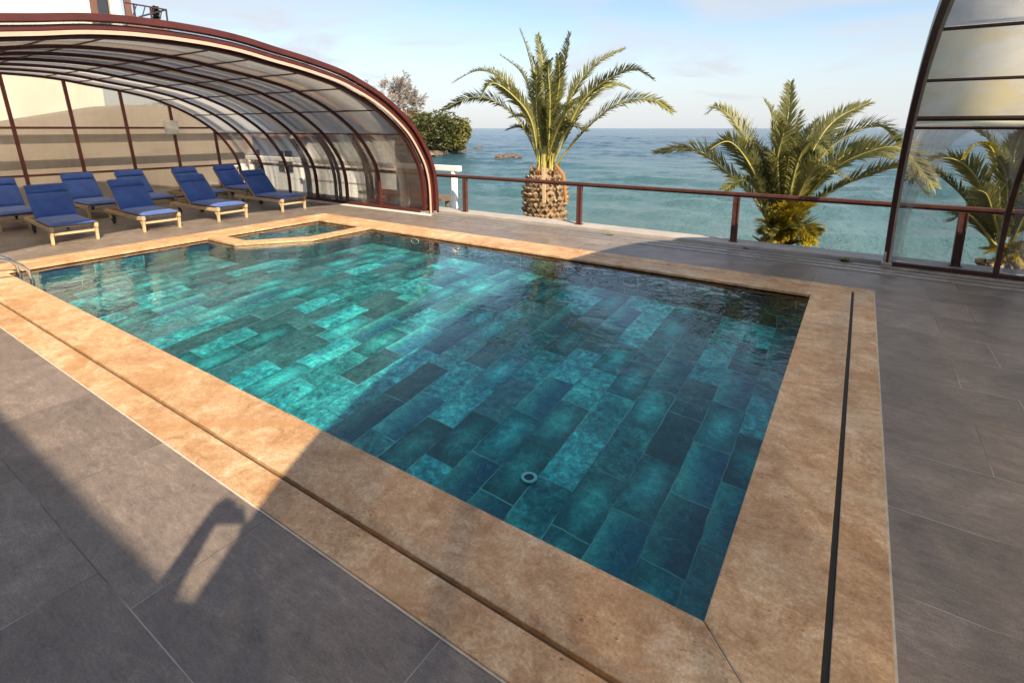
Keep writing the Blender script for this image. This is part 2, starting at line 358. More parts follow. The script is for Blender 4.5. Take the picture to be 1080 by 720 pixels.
def mat_leaf(name, lo, hi, trans=0.35):
    t = NT(name)
    oi = t.n('ObjectInfo').outputs['Random']
    f = t.noise(1.3, 4, 0.6)
    m = t.math('ADD', t.math('MULTIPLY', f, 0.7), t.math('MULTIPLY', oi, 0.4))
    c = t.ramp(m, [(0.3, lo), (0.8, hi)])
    a = t.bsdf(color=c, rough=0.5)
    b = t.n('BsdfTranslucent', {'Color': c}).outputs[0]
    MAT[name] = t.done(t.n('MixShader', {0: trans, 1: a, 2: b}).outputs[0])
mat_leaf('palm_leaf', (0.095, 0.108, 0.028), (0.290, 0.275, 0.090))
mat_leaf('palm_leaf_yellow', (0.26, 0.22, 0.02), (0.52, 0.40, 0.03))
mat_leaf('palm_leaf_brown', (0.30, 0.13, 0.04), (0.42, 0.22, 0.07), 0.15)
mat_leaf('bush_leaf', (0.050, 0.066, 0.016), (0.205, 0.190, 0.045), 0.25)
mat_leaf('dry_leaf', (0.14, 0.095, 0.04), (0.25, 0.17, 0.08), 0.25)
mat_leaf('conifer_leaf', (0.030, 0.045, 0.020), (0.07, 0.075, 0.035), 0.15)
basic('rachis', (0.36, 0.33, 0.09), 0.5, 0, 0.25, 4)

mat_leaf('palm_fibre', (0.13, 0.055, 0.025), (0.28, 0.13, 0.055), 0.1)
def mat_trunk():
    t = NT('palm_trunk')
    f = t.noise(9, 6, 0.65); g = t.noise(40, 4, 0.6)
    c = t.ramp(f, [(0.3, (0.10, 0.065, 0.035)), (0.52, (0.27, 0.185, 0.105)), (0.75, (0.50, 0.39, 0.26))])
    MAT['palm_trunk'] = t.done(t.bsdf(color=c, rough=0.85, normal=t.bump(g, 0.6, 0.01)))
mat_trunk()
def mat_hill():
    t = NT('hill')
    f = t.noise(0.16, 6, 0.65); z = t.n('SeparateXYZ', {0: t.pos()}).outputs[2]
    veg = t.ramp(f, [(0.3, (0.045, 0.055, 0.018)), (0.55, (0.10, 0.095, 0.035)), (0.75, (0.17, 0.12, 0.06))])
    rk = t.ramp(t.noise(0.7, 6, 0.7), [(0.3, (0.10, 0.075, 0.055)), (0.7, (0.38, 0.29, 0.20))])
    k = t.math('ADD', z, t.math('MULTIPLY_ADD', f, 3.0, -1.5))
    c = t.mix(t.ramp(t.math('DIVIDE', t.math('ADD', k, 4.0), 10.0), [(0.30, 0.0), (0.42, 1.0)]), rk, veg)
    MAT['hill'] = t.done(t.bsdf(color=c, rough=0.9, normal=t.bump(t.noise(1.2, 6, 0.7), 1.0, 0.5)))
mat_hill()

# ------------------------------------------------------------------ mesh helpers
class MB:
    def __init__(s): s.v = []; s.f = []
    def quad(s, *p):
        b = len(s.v); s.v += [tuple(q) for q in p]; s.f.append(tuple(range(b, b + len(p))))
    def box(s, c, size, rot=None):
        b = len(s.v); hx, hy, hz = (a / 2 for a in size)
        for sx, sy, sz in ((-1,-1,-1),(1,-1,-1),(1,1,-1),(-1,1,-1),(-1,-1,1),(1,-1,1),(1,1,1),(-1,1,1)):
            p = Vector((sx*hx, sy*hy, sz*hz))
            if rot is not None: p = rot @ p
            s.v.append(tuple(p + Vector(c)))
        for q in ((0,3,2,1),(4,5,6,7),(0,1,5,4),(1,2,6,5),(2,3,7,6),(3,0,4,7)): s.f.append(tuple(b + i for i in q))
    def bar(s, p0, p1, w, h, up=(0, 0, 1)):
        p0 = Vector(p0); p1 = Vector(p1); d = (p1 - p0); L = d.length; d.normalize()
        u = Vector(up)
        if abs(d.dot(u)) > 0.98: u = Vector((1, 0, 0))
        sd_ = d.cross(u).normalized(); u = sd_.cross(d).normalized()
        m = Matrix((d, sd_, u)).transposed()
        s.box((p0 + p1) / 2, (L, w, h), m)
    def tube(s, pts, r, n=8, cap=True):
        pts = [Vector(p) for p in pts]; k = len(pts); b = len(s.v)
        rs = r if isinstance(r, (list, tuple)) else [r] * k
        for i, p in enumerate(pts):
            d = (pts[min(i + 1, k - 1)] - pts[max(i - 1, 0)])
            d = d.normalized() if d.length > 1e-9 else Vector((0, 0, 1))
            a = Vector((0, 0, 1)) if abs(d.z) < 0.95 else Vector((1, 0, 0))
            u = d.cross(a).normalized(); v = d.cross(u)
            for j in range(n):
                t = 2 * math.pi * j / n
                s.v.append(tuple(p + (u * math.cos(t) + v * math.sin(t)) * rs[i]))
        for i in range(k - 1):
            for j in range(n):
                a0 = b + i*n + j; a1 = b + i*n + (j + 1) % n
                s.f.append((a0, a1, a1 + n, a0 + n))
        if cap:
            s.f.append(tuple(b + j for j in range(n))[::-1]); s.f.append(tuple(b + (k-1)*n + j for j in range(n)))
    def lathe(s, prof, c=(0, 0, 0), n=24):
        b = len(s.v)
        for (r, z) in prof:
            for j in range(n):
                t = 2 * math.pi * j / n; s.v.append((c[0] + r*math.cos(t), c[1] + r*math.sin(t), c[2] + z))
        for i in range(len(prof) - 1):
            for j in range(n):
                a0 = b + i*n + j; a1 = b + i*n + (j+1) % n; s.f.append((a0, a1, a1 + n, a0 + n))
    def prism(s, poly, z0, z1):
        a = sum(poly[i][0]*poly[(i+1) % len(poly)][1] - poly[(i+1) % len(poly)][0]*poly[i][1] for i in range(len(poly)))
        if a < 0: poly = poly[::-1]
        b = len(s.v); n = len(poly)
        s.v += [(x, y, z0) for x, y in poly] + [(x, y, z1) for x, y in poly]
        s.f.append(tuple(b + i for i in range(n))[::-1]); s.f.append(tuple(b + n + i for i in range(n)))
        for i in range(n):
            j = (i + 1) % n; s.f.append((b + i, b + j, b + n + j, b + n + i))
    def build(s, name, m, parent=None, smooth=False, bevel=0.0, seg=2):
        me = bpy.data.meshes.new(name); me.from_pydata([tuple(v) for v in s.v], [], s.f); me.update()
        me.materials.append(MAT[m] if isinstance(m, str) else m)
        if hasattr(s, 'mi'):
            me.materials.append(MAT[s.m2])
            for p, k in zip(me.polygons, s.mi): p.material_index = k
        if smooth:
            for p in me.polygons: p.use_smooth = True
        o = bpy.data.objects.new(name, me); C.objects.link(o)
        if parent: o.parent = parent; 
        if bevel:
            bv = o.modifiers.new('bevel', 'BEVEL'); bv.width = bevel; bv.segments = seg; bv.limit_method = 'ANGLE'
        return o
def thing(name, label, cat, loc=(0, 0, 0), rz=0.0, group=None):
    o = bpy.data.objects.new(name, None); C.objects.link(o); o.location = loc; o.rotation_euler.z = rz
    o.empty_display_size = 0.2
    o['label'] = label; o['category'] = cat
    if group: o['group'] = group
    return o
def tag(o, label, cat, group=None):
    o['label'] = label; o['category'] = cat
    if group: o['group'] = group
    return o
def struct(o): o['kind'] = 'structure'; return o

# ------------------------------------------------------------------ setting: sea, shore, deck
SEA = -3.6
b = MB()
rad = [0.0, 8.0]
r_ = 10.0
while r_ < 420: rad.append(r_); r_ *= 1.0115
rad += [600, 1200, 5000, 30000]
a0_ = math.atan2(ray(-40, 140).y, ray(-40, 140).x) + .12; a1_ = math.atan2(ray(1120, 140).y, ray(1120, 140).x) - .12
angs = [a1_ + (a0_ - a1_) * i / 330 for i in range(331)] + [a0_ + (2*math.pi - (a0_ - a1_)) * i / 30 for i in range(1, 30)]
NA = len(angs)
wv_ = [(random.Random(k).gauss(-1.05, .42), 2.2 * 1.42 ** (k % 6) * random.Random(k + 50).uniform(.8, 1.2), random.Random(k + 90).uniform(0, 6.3)) for k in range(14)]
def sea_z(x, y, r):
    if r < 9 or r > 500: return SEA
    g = .6 + .8 * mnoise.noise((x*.03, y*.03, 2)) + .5 * mnoise.noise((x*.12, y*.12, 7))
    h = 0
    for (an, wl, ph) in wv_:
        q = 2*math.pi/wl * (x*math.cos(an) + y*math.sin(an)) + ph + 1.5 * mnoise.noise((x*.15, y*.15, an*5))
        h += wl * .0105 * (1 - abs(math.sin(q*.5)) * 2 + .27)
    h += .10 * mnoise.noise((x*.9, y*.5, 3))
    return SEA + h * max(.2, g) * min(1, (r - 9) / 4) * min(1, (500 - r) / 120)
for i, r in enumerate(rad):
    for t in angs:
        x, y = r*math.cos(t), r*math.sin(t); b.v.append((x, y, sea_z(x, y, r)))
for i in range(len(rad) - 1):
    for j in range(NA):
        q0 = i*NA + j; q1 = i*NA + (j+1) % NA; b.f.append((q0, q0 + NA, q1 + NA, q1))
struct(b.build('sea', 'sea', smooth=True))

# pool plan
XN, XF, YN, YF = -0.317, -9.5, 1.845, 6.78
W1, W2, W3 = 0.40, 0.426, 0.62
OX0, OX1, OY0, OY1 = XF - W3, XN + W3, YN - W3, YF + W3
b = MB()
DX0, DX1, DY0, DY1 = -24, 12, -9, 8.95
for (x0, y0, x1, y1) in ((DX0, DY0, DX1, OY0 - .004), (DX0, OY0 - .004, OX0 - .004, OY1 + .004), (OX1 + .004, OY0 - .004, DX1, OY1 + .004), (DX0, OY1 + .004, DX1, DY1)):
    b.quad((x0, y0, 0), (x1, y0, 0), (x1, y1, 0), (x0, y1, 0))
struct(b.build('terrace_deck', 'deck'))
b = MB(); b.box((-6, 9.17, -0.02), (40, 0.44, 0.16)); 
struct(b.build('terrace_kerb', 'ledge_stone', bevel=0.012))
b = MB(); b.box((-6, 9.18, -2.2), (40, 0.36, 4.1))
tag(b.build('retaining_wall', 'ledge_stone'), 'pale stone retaining wall under the seaward edge of the terrace', 'wall')
# beach strip below the terrace
b = MB()
nx = 60
for i in range(nx + 1):
    x = -60 + 80 * i / nx
    for y, z in ((9.3, -2.7), (11.5, -2.9), (14.5, -3.75 + 0.2 * mnoise.noise((x*.3, 1, 0)))): b.v.append((x, y + 0.5 * mnoise.noise((x*.2, y, 3)), z))
for i in range(nx):
    for k in range(2):
        a = i*3 + k; b.f.append((a, a + 3, a + 4, a + 1))
basic('sand', (0.33, 0.27, 0.19), 0.9, 0, 0.2, 2)
struct(b.build('beach', 'sand', smooth=True))

# ------------------------------------------------------------------ swimming pool
pool = thing('swimming_pool', 'long swimming pool with green stone tiles and travertine coping', 'pool')
MAIN = [(XN, YN), (XN, YF), (-7.85, YF), (-7.85, 5.48), (-8.62, 4.5), (XF, 4.5), (XF, YN)]
SPA = [(-8.12, YF), (-8.12, 5.58), (-8.74, 4.77), (XF, 4.77), (XF, YF)]
FLOOR = -1.08
def floor_z(x, y):
    z = -1.02 + .112 * (y - YN) + .068 * (XN - x); lim = -.30
    return lim - math.log(1 + math.exp((lim - z) * 9)) / 9          # raised away from the camera to stand in for refracted depth
b = MB(); nfx, nfy = 60, 40
for i in range(nfx + 1):
    for j in range(nfy + 1):
        x = XF - .05 + (XN - XF + .1) * i / nfx; y = YN - .05 + (YF - YN + .1) * j / nfy; b.v.append((x, y, floor_z(x, y)))
for i in range(nfx):
    for j in range(nfy):
        a = i*(nfy+1) + j; b.f.append((a, a + nfy + 1, a + nfy + 2, a + 1))
b.build('basin_floor', 'pool_stone', pool, True)
def wall_ring(poly, z0, z1):
    m = MB()
    for i in range(len(poly)):
        p, q = poly[i], poly[(i+1) % len(poly)]
        m.quad((*p, z0), (*q, z0), (*q, z1), (*p, z1))
    return m
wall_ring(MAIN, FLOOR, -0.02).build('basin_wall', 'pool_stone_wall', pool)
G = 0.0015
def ring_quads(d0, d1):
    """four mitred strips between offsets d0 and d1 of the pool rectangle"""
    a = (XF - d0, YN - d0, XN + d0, YF + d0); c = (XF - d1, YN - d1, XN + d1, YF + d1)
    return [[(a[0] + G*2, a[1]), (a[2] - G*2, a[1]), (c[2] - G*2, c[1]), (c[0] + G*2, c[1])],
            [(a[2], a[1] + G*2), (c[2], c[1] + G*2), (c[2], c[3] - G*2), (a[2], a[3] - G*2)],
            [(a[0] + G*2, a[3]), (c[0] + G*2, c[3]), (c[2] - G*2, c[3]), (a[2] - G*2, a[3])],
            [(a[0], a[1] + G*2), (a[0], a[3] - G*2), (c[0], c[3] - G*2), (c[0], c[1] + G*2)]]
for q in ring_quads(0, W1):
    m = MB(); m.prism(q, -0.10, 0.012); m.build('coping', 'travertine', pool, bevel=0.006)
for q in ring_quads(W2, W3):
    m = MB(); m.prism(q, -0.10, 0.010); m.build('outer_coping', 'travertine', pool, bevel=0.004)
basic('slot_brown', (0.11, 0.062, 0.028), 0.7, 0, 0.5, 9)
for k, q in enumerate(ring_quads(W1 - .004, W2 + .004)):
    m = MB(); m.prism(q, -0.09, -0.012 if k != 1 else -.008); m.build('overflow_slot', 'slot_black' if k == 1 else 'slot_brown', pool)
m = MB()
for q in ring_quads(W3 + .0005, W3 + .010): m.prism(q, -0.08, 0.0035)
m.build('grout_line', 'grout', pool)
m = MB()
for q in ring_quads(.03, W1 - .03) : m.prism(q, -0.2, 0.0095)
m.build('coping_bed', 'grout', pool)
# divider between pool and plunge tub
m = MB(); 
DIV = [(-7.85, YF - .002), (-7.85, 5.48), (-8.62, 4.5), (XF + .002, 4.5), (XF + .002, 4.77), (-8.74, 4.77), (-8.12, 5.58), (-8.12, YF - .002)]
m.quad(*[(x, y, .011) for x, y in DIV])
for i in range(len(DIV)):
    p, q = DIV[i], DIV[(i+1) % len(DIV)]; m.quad((*p, -0.1), (*q, -0.1), (*q, .011), (*p, .011))
m.build('tub_coping', 'travertine', pool)
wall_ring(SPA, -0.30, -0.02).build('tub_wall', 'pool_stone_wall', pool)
m = MB(); m.prism(SPA, -0.36, -0.26); m.build('tub_floor', 'pool_stone', pool)
def ring_mesh(c, axis, r0, r1, th):
    m = MB(); n = 28
    prof = [(r0, 0), (r0, th), (r1, th), (r1, 0)]
    m.lathe(prof, (0, 0, 0), n)
    rot = Matrix.Identity(3) if axis == 'z' else Matrix.Rotation(R(90), 3, 'X')
    m.v = [tuple(rot @ Vector(v) + Vector(c)) for v in m.v]
    return m
gc = Vector((0, 0, EYE)) + ray(558, 505) * ((-.9 - EYE) / ray(558, 505).z)
for _ in range(6): gc = Vector((0, 0, EYE)) + ray(558, 505) * ((floor_z(gc.x, gc.y) - EYE) / ray(558, 505).z)
DZ = floor_z(gc.x, gc.y) + .012
dr = ring_mesh((gc.x, gc.y, DZ), 'z', 0.040, 0.064, 0.008).build('floor_drain', 'ring_white', pool)
m = MB(); m.lathe([(0.0, 0.004), (0.042, 0.004)], (gc.x, gc.y, DZ + .001), 20); m.build('drain_grate', 'slot_black', dr)
for px_, py_ in ((600, 288), (438, 257)):
    p = at(px_, py_, YF - .01)
    l = ring_mesh((0, 0, 0), 'y', 0.085, 0.098, 0.012); l.v = [(v[0] + p.x, v[1] + p.y, v[2] * .5 + p.z + .05) for v in l.v]; l = l.build('pool_light', 'ring_white', pool)
    m = MB(); m.lathe([(0, 0), (0.085, 0)], (0, 0, 0), 24); m.v = [(v[0] + p.x, p.y - .004, v[1] * .5 + p.z + .05) for v in m.v]
    m.build('lens', 'pool_stone_wall', l)
# water
WL = -0.030
m = MB(); m.prism([(x + (.006 if x == XN else -.006 if x == XF else 0), y + (.006 if y == YF else -.006 if y == YN else 0)) for x, y in MAIN], FLOOR - .03, WL)
struct(m.build('pool_water', 'pool_water'))
m = MB(); m.prism([(x - (.006 if x == XF else -.0), y + (.006 if y == YF else 0)) for x, y in SPA], -0.33, WL)
struct(m.build('tub_water', 'pool_water'))

# pool ladder: two chrome rails over the near left corner
lad = thing('pool_ladder', 'chrome grab rails of the pool ladder at the far end of the near coping', 'ladder', (-8.72, 1.845, 0))
for dxl in (0.0, -0.5):
    pts = []
    for k in range(15):
        t = k / 14; ang = math.pi * t
        pts.append((dxl, -0.70 + 0.78 * math.cos(ang) , 0.0 + 0.42 * math.sin(ang) ** 0.8))
    pts = [(dxl, 0.08, -0.75), (dxl, 0.08, -0.3)] + pts[:] 
    m = MB(); m.tube(pts, 0.021, 10); m.build('grab_rail', 'chrome', lad, True)
    m = MB(); m.lathe([(0.021, 0.03), (0.05, 0.02), (0.055, 0.001)], (dxl, -1.48, 0.0), 16); m.build('foot_flange', 'chrome', lad, True)
for z in (-0.25, -0.5, -0.72):
    m = MB(); m.box((-0.25, 0.08, z), (0.48, 0.09, 0.03)); m.build('step', 'chrome', lad, bevel=.006)

# ------------------------------------------------------------------ enclosure tracks, weeds
trk = thing('sliding_track', 'low grooved metal tracks set in the deck beside the sea kerb', 'track')
for y in (8.36, 8.56, 8.76):
    m = MB()
    m.box((-4.5, y, 0.006), (32, 0.022, 0.012)); m.box((-4.5, y + .055, 0.006), (32, 0.022, 0.012))
    o = m.build('rail', 'aluminium', trk, bevel=.002)
    m = MB(); m.box((-4.5, y + .0275, 0.002), (32, 0.031, 0.004)); m.build('groove', 'track_dark', o)
def weed(px, py, n, sc, label):
    r = ray(px, py); p = Vector((0, 0, EYE)) + r * (-EYE / r.z); p.z = 0.0
    m = MB(); rnd = random.Random(int(px))
    for k in range(n):
        a = rnd.uniform(0, 6.28); L = sc * rnd.uniform(.5, 1.2); d = Vector((math.cos(a), math.sin(a), rnd.uniform(.25, 1.3))).normalized()
        s_ = d.cross(Vector((0, 0, 1))).normalized() * sc * .12; o = Vector((rnd.gauss(0, .4), rnd.gauss(0, .12), 0)) * sc
        m.quad(o, o + d*L*.5 + s_, o + d*L, o + d*L*.5 - s_)
    ob = m.build('weed', 'weed_leaf'); ob.location = p; tag(ob, label, 'weed')
weed(890, 276.5, 60, 0.10, 'green weed tuft growing on the track near the right glazed enclosure')
weed(787, 262.5, 26, 0.05, 'small green sprig on the track left of the middle palm post')
weed(643, 248.5, 40, 0.06, 'yellowish weed strip on the kerb right of the pineapple-trunked palm')

# ------------------------------------------------------------------ railing
rl = thing('railing', 'brown metal railing along the sea edge of the terrace', 'railing', (0, 9.14, 0))
m = MB(); m.box((-3.0, 0, 0.865), (26, 0.085, 0.05)); tr_ = m.build('top_rail', 'rail_metal', rl, bevel=.008)
m = MB(); m.box((-3.0, 0, 0.826), (26, 0.05, 0.028)); m.build('rail_channel', 'dark_brown_metal', tr_)
for k in range(-4, 4):
    x = -1.63 + 2.87 * k
    m = MB(); m.box((x, 0, 0.43), (0.085, 0.05, 0.76))
    for dxp in (-.05, .05): m.box((x + dxp * .82, 0, 0.43), (0.018, 0.075, 0.76))
    po = m.build('post', 'rail_metal', rl, bevel=.004)
    m = MB(); m.box((x, 0, 0.066), (0.14, 0.12, 0.012)); m.build('base_plate', 'rail_metal', po)

# ------------------------------------------------------------------ enclosures
YC = 3.63
HALF = [(0, 3.325), (0.5, 3.312), (1.0, 3.267), (1.507, 3.183), (2.1, 3.09), (2.786, 2.944), (3.196, 2.80), (3.636, 2.61), (4.11, 2.33), (4.617, 1.914), (4.994, 1.395), (5.158, 1.03), (5.235, .60), (5.247, 0)]
def catmull(P, n):
    out = []
    for i in range(len(P) - 1):
        p0 = Vector(P[max(i-1, 0)]); p1 = Vector(P[i]); p2 = Vector(P[i+1]); p3 = Vector(P[min(i+2, len(P)-1)])
        for k in range(n):
            t = k / n
            out.append(0.5 * ((2*p1) + (p2 - p0)*t + (2*p0 - 5*p1 + 4*p2 - p3)*t*t + (3*p1 - p0 - 3*p2 + p3)*t**3))
    out.append(Vector(P[-1])); return out
hp = catmull([Vector((u, z)) for u, z in HALF], 4)
PROF = [Vector((-p.x * (1 - .065 * min(1, p.x / 2.5)), p.y)) for p in reversed(hp)] + hp[1:]       # from near foot to far foot
def norm2(i):
    a = PROF[max(i-1, 0)]; c = PROF[min(i+1, len(PROF)-1)]; t = (c - a).normalized(); return Vector((-t.y, t.x)) if False else Vector((t.y * -1, t.x))
NRM = []
for i in range(len(PROF)):
    a = PROF[max(i-1, 0)]; c = PROF[min(i+1, len(PROF)-1)]; t = (c - a).normalized(); NRM.append(Vector((-t.y, t.x)))
def pp(i, off):
    q = PROF[i] + NRM[i] * off; return (YC + q.x, max(q.y, 0.02))
def arch(X, off, wx, dn):
    """rib: rectangular section wx along X, dn inwards from the profile offset"""
    m = MB(); n = len(PROF)
    for i in range(n):
        yo, zo = pp(i, off); yi, zi = pp(i, off - dn)
        m.v += [(X - wx/2, yo, zo), (X + wx/2, yo, zo), (X + wx/2, yi, zi), (X - wx/2, yi, zi)]
    for i in range(n - 1):
        for j in range(4):
            a = i*4 + j; c = i*4 + (j+1) % 4; m.f.append((a, c, c + 4, a + 4))
    m.f.append((3, 2, 1, 0)); m.f.append(tuple((n-1)*4 + j for j in range(4)))
    return m
def shell(x0, x1, off, zlo, zhi, side=None, th=0.008):
    """curved glazing between heights; side None: both ends of the arch as one sheet over the top"""
    row = []
    def emit(p, nn):
        yo, zo = YC + p.x + nn.x*off, p.y + nn.y*off; yi, zi = YC + p.x + nn.x*(off - th), p.y + nn.y*(off - th)
        row.append(((yo, max(zo, .02)), (yi, max(zi, .02))))
    for i in range(len(PROF)):
        p, nn = PROF[i], NRM[i]
        if side is not None and p.x * side < -1e-6: continue
        if i:
            q, qn = PROF[i-1], NRM[i-1]
            if side is None or q.x * side >= -1e-6:
                cr = sorted((zb - q.y) / (p.y - q.y) for zb in (zlo, zhi) if (q.y - zb) * (p.y - zb) < 0)
                for f in cr: emit(q.lerp(p, f), qn.lerp(nn, f).normalized())
        if zlo <= p.y <= zhi: emit(p, nn)
    m = MB()
    for (yo, zo), (yi, zi) in row: m.v += [(x0, yo, zo), (x1, yo, zo), (x1, yi, zi), (x0, yi, zi)]
    n = len(row)
    for k in range(n - 1):
        for j in range(4):
            a = k*4 + j; c = k*4 + (j+1) % 4; m.f.append((a, c, c + 4, a + 4))
    m.f.append((3, 2, 1, 0)); m.f.append(tuple((n-1)*4 + j for j in range(4)))
    m.mi = [0 if (i < 4*(n-1) and i % 4 == 0) else 1 for i in range(len(m.f))]; m.m2 = 'glazing_skin'
    return m
def prof_at(z, side=1):
    best = min((i for i in range(len(PROF)) if PROF[i].x * side > 0), key=lambda i: abs(PROF[i].y - z)); return best
PURL = [1.95, 2.47, 2.86, 3.08, 3.22, 3.30]
def purlins(x0, x1, off, zs, matn, parent, sides=(1, -1), w=0.03, d=0.03):
    for sgn in sides:
        for z in zs:
            ii = [i for i in range(1, len(PROF)) if PROF[i].x * sgn > 0 and PROF[i-1].x * sgn > 0 and (PROF[i].y - z) * (PROF[i-1].y - z) <= 0]
            if not ii: continue
            i = ii[0]; f = (z - PROF[i-1].y) / (PROF[i].y - PROF[i-1].y); t = NRM[i-1].lerp(NRM[i], f).normalized(); q = PROF[i-1].lerp(PROF[i], f) + t * (off - d/2)
            y, zz = YC + q.x, q.y
            m = MB(); m.bar((x0, y, zz), (x1, y, zz), w, d, (0, t.x, t.y)); m.build('purlin', matn, parent)

# left enclosure: inner section with bays, two outer sections pushed over its front
left = thing('pool_enclosure', 'arched brown-framed glazed enclosure over the far end of the pool and loungers', 'pool enclosure', (0, 0, 0))
XE = -15.7
ribsA = [-8.17, -9.6, -10.82, -12.04, -13.26, -14.48, XE]
for k, x in enumerate(ribsA):
    arch(x, -0.20, 0.07 if k else 0.10, 0.065).build('rib', 'brown_metal', left, bevel=.008)
for k in range(len(ribsA) - 1):
    a, c = ribsA[k], ribsA[k+1]
    shell(c + .036, a - .036 - (.015 if k == 0 else 0), -0.212, 1.952, 9).build('roof_panel', 'glazing_roof', left, True)
    for sgn in (1, -1):
        shell(c + .036, a - .036 - (.015 if k == 0 else 0), -0.212, 0.07, 1.95, sgn).build('side_panel', 'glazing_clear', left, True)
purlins(XE, -8.21, -0.222, PURL, 'brown_metal', left, w=.018, d=.02)
for off, xs in ((-0.105, [-8.06, -9.98, -11.2, -12.45]), (-0.01, [-8.0, -10.25, -11.5, -12.7])):
    for k, x in enumerate(xs):
        arch(x, off + (.02 if off > -.05 and k == 0 else 0), 0.13 if k == 0 else 0.06, 0.09 if off > -.05 and k == 0 else 0.07).build('rib', 'brown_metal', left, bevel=.008)
    shell(xs[-1] + .03, xs[0] - .05, off - .012, 0.08, 9).build('sliding_panel', 'glazing_sliding' , left, True)
    for sgn in (1, -1):
        i = prof_at(0.1, sgn); y, z = pp(i, off - .035)
        m = MB(); m.bar((xs[-1], y, .05), (xs[0] - .05, y, .05), .05, .09); m.build('bottom_rail', 'brown_metal', left)
for sgn in (1, -1):
    i = prof_at(0.1, sgn); y, z = pp(i, -.235)
    m = MB(); m.bar((XE, y, .05), (-8.22, y, .05), .06, .09); m.build('bottom_rail', 'brown_metal', left, bevel=.006)
    m = MB(); m.bar((-12.4, y - .09 * sgn, .012), (-7.9, y - .09 * sgn, .012), .09, .024); m.build('sill', 'white_paint', left)
arch(-8.0, -0.178, 0.010, 0.048).build('seal_strip', 'cream_seal', left)
# feet with little white wheels
for off, x in ((-.235, -8.17), (-.14, -8.06), (-.045, -8.0)):
    y, z = pp(len(PROF) - 1, off)
    m = MB(); m.box((x, y, .035), (.13, .12, .07)); m.build('foot_block', 'aluminium', left, bevel=.01)
# end wall
def roof_z(y, off):
    for i in range(len(PROF) - 1):
        a = pp(i, off); c = pp(i + 1, off)
        if a[0] <= y <= c[0]: return a[1] + (c[1] - a[1]) * (y - a[0]) / max(1e-6, c[0] - a[0])
    return 0
mull = [3.62 + 1.085 * k for k in range(-4, 5)]
LEAN = 0.062
m = MB()
inner = [pp(i, -0.265) for i in range(len(PROF))]
m.v = [(XE - .004, y, z) for y, z in inner] + [(XE + .004, y, z) for y, z in inner]
n = len(inner); m.f = [tuple(range(n)), tuple(range(n, 2*n))[::-1]] + [(i, i + n, i + n + 1, i + 1) for i in range(n - 1)]
m.mi = [1] + [0] + [1] * (len(m.f) - 2); m.m2 = 'glazing_skin'
m.build('end_panel', 'glazing_end', left)
for y0 in mull:
    zt = roof_z(y0 - .12, -0.26); yt = y0 + LEAN * (2.0 - zt) * 1.0; yb = y0 + LEAN * 2.0
    m = MB(); m.bar((XE + .012, yb, 0.02), (XE + .012, yt, zt), 0.07, 0.05, (1, 0, 0)); m.build('mullion', 'mullion_metal', left, bevel=.006)
for z in (1.93, 0.86, 0.05):
    ys = [y for y, zz in inner if zz >= z]
    m = MB(); m.bar((XE + .006, min(ys) + .02, z), (XE + .006, max(ys) - .02, z), 0.05, 0.035, (1, 0, 0)); m.build('transom', 'mullion_metal', left)
# box light on the end wall
bx = thing('wall_heater', 'square cream box lamp fixed high on the glazed end wall', 'lamp', (XE + .10, 6.80, 1.94), )
m = MB(); m.box((0, 0, 0), (.09, .33, .37)); bo = m.build('housing', 'box_plastic', bx, bevel=.02)
m = MB(); m.box((.048, 0, 0), (.008, .26, .30)); m.build('front_cover', 'box_plastic', bx, bevel=.004)
m = MB(); m.box((-.06, 0, 0), (.03, .10, .10)); m.build('bracket', 'dark_brown_metal', bx)

# right enclosure starting beside the camera
right = thing('pool_enclosure', 'second glazed enclosure at the right edge with yellow-stained upper panels', 'pool enclosure')
xr = [0.45 + 1.16 * k for k in range(8)]
for k, x in enumerate(xr):
    arch(x, 0.0, 0.055 if k else 0.06, 0.10 if k == 0 else 0.08).build('rib', 'dark_brown_metal', right, bevel=.006)
    if k == 0: arch(x + .045, -.006, 0.03, 0.085).build('brush_seal', 'aluminium', right)
for k in range(len(xr) - 1):
    a, c = xr[k] + .062, xr[k+1] - .03
    shell(a, c, -0.02, 1.957, 2.88, 1).build('frosted_panel', 'glazing_side', right, True)
    m_ = MB()
    shell(a, c, -0.02, 2.881, 9).build('roof_panel', 'glazing_milk', right, True)
    shell(a, c, -0.02, 1.957, 2.88, -1).build('frosted_panel', 'glazing_milk', right, True)
    for sgn in (1, -1):
        shell(a, c, -0.02, 0.07, 1.955, sgn).build('side_panel', 'glazing_pane', right, True)
purlins(xr[0] + .03, xr[-1], -0.03, [2.47, 2.88, 3.12, 3.25], 'dark_brown_metal', right, w=.024, d=.024)
purlins(xr[0] + .03, xr[-1], -0.03, [2.07], 'dark_brown_metal', right, w=.04, d=.04)
purlins(xr[0] + .03, xr[-1], -0.03, [1.955], 'brown_metal', right, w=.02, d=.03)
for sgn in (1, -1):
    y, z = pp(prof_at(0.1, sgn), -.045)
    m = MB(); m.bar((xr[0] + .06, y, .06), (xr[-1], y, .06), .06, .06); m.build('bottom_rail', 'dark_brown_metal', right, bevel=.006)
    m = MB(); m.bar((xr[0] + .06, y + .0, .015), (xr[-1], y, .015), .12, .03); m.build('sill', 'aluminium', right)
y, z = pp(len(PROF) - 1, -.05)
m = MB(); m.box((xr[0] + .01, y - .03, .04), (.12, .10, .08)); m.box((xr[0] - .02, y - .06, .14), (.03, .03, .18)); m.build('foot_block', 'aluminium', right, bevel=.006)

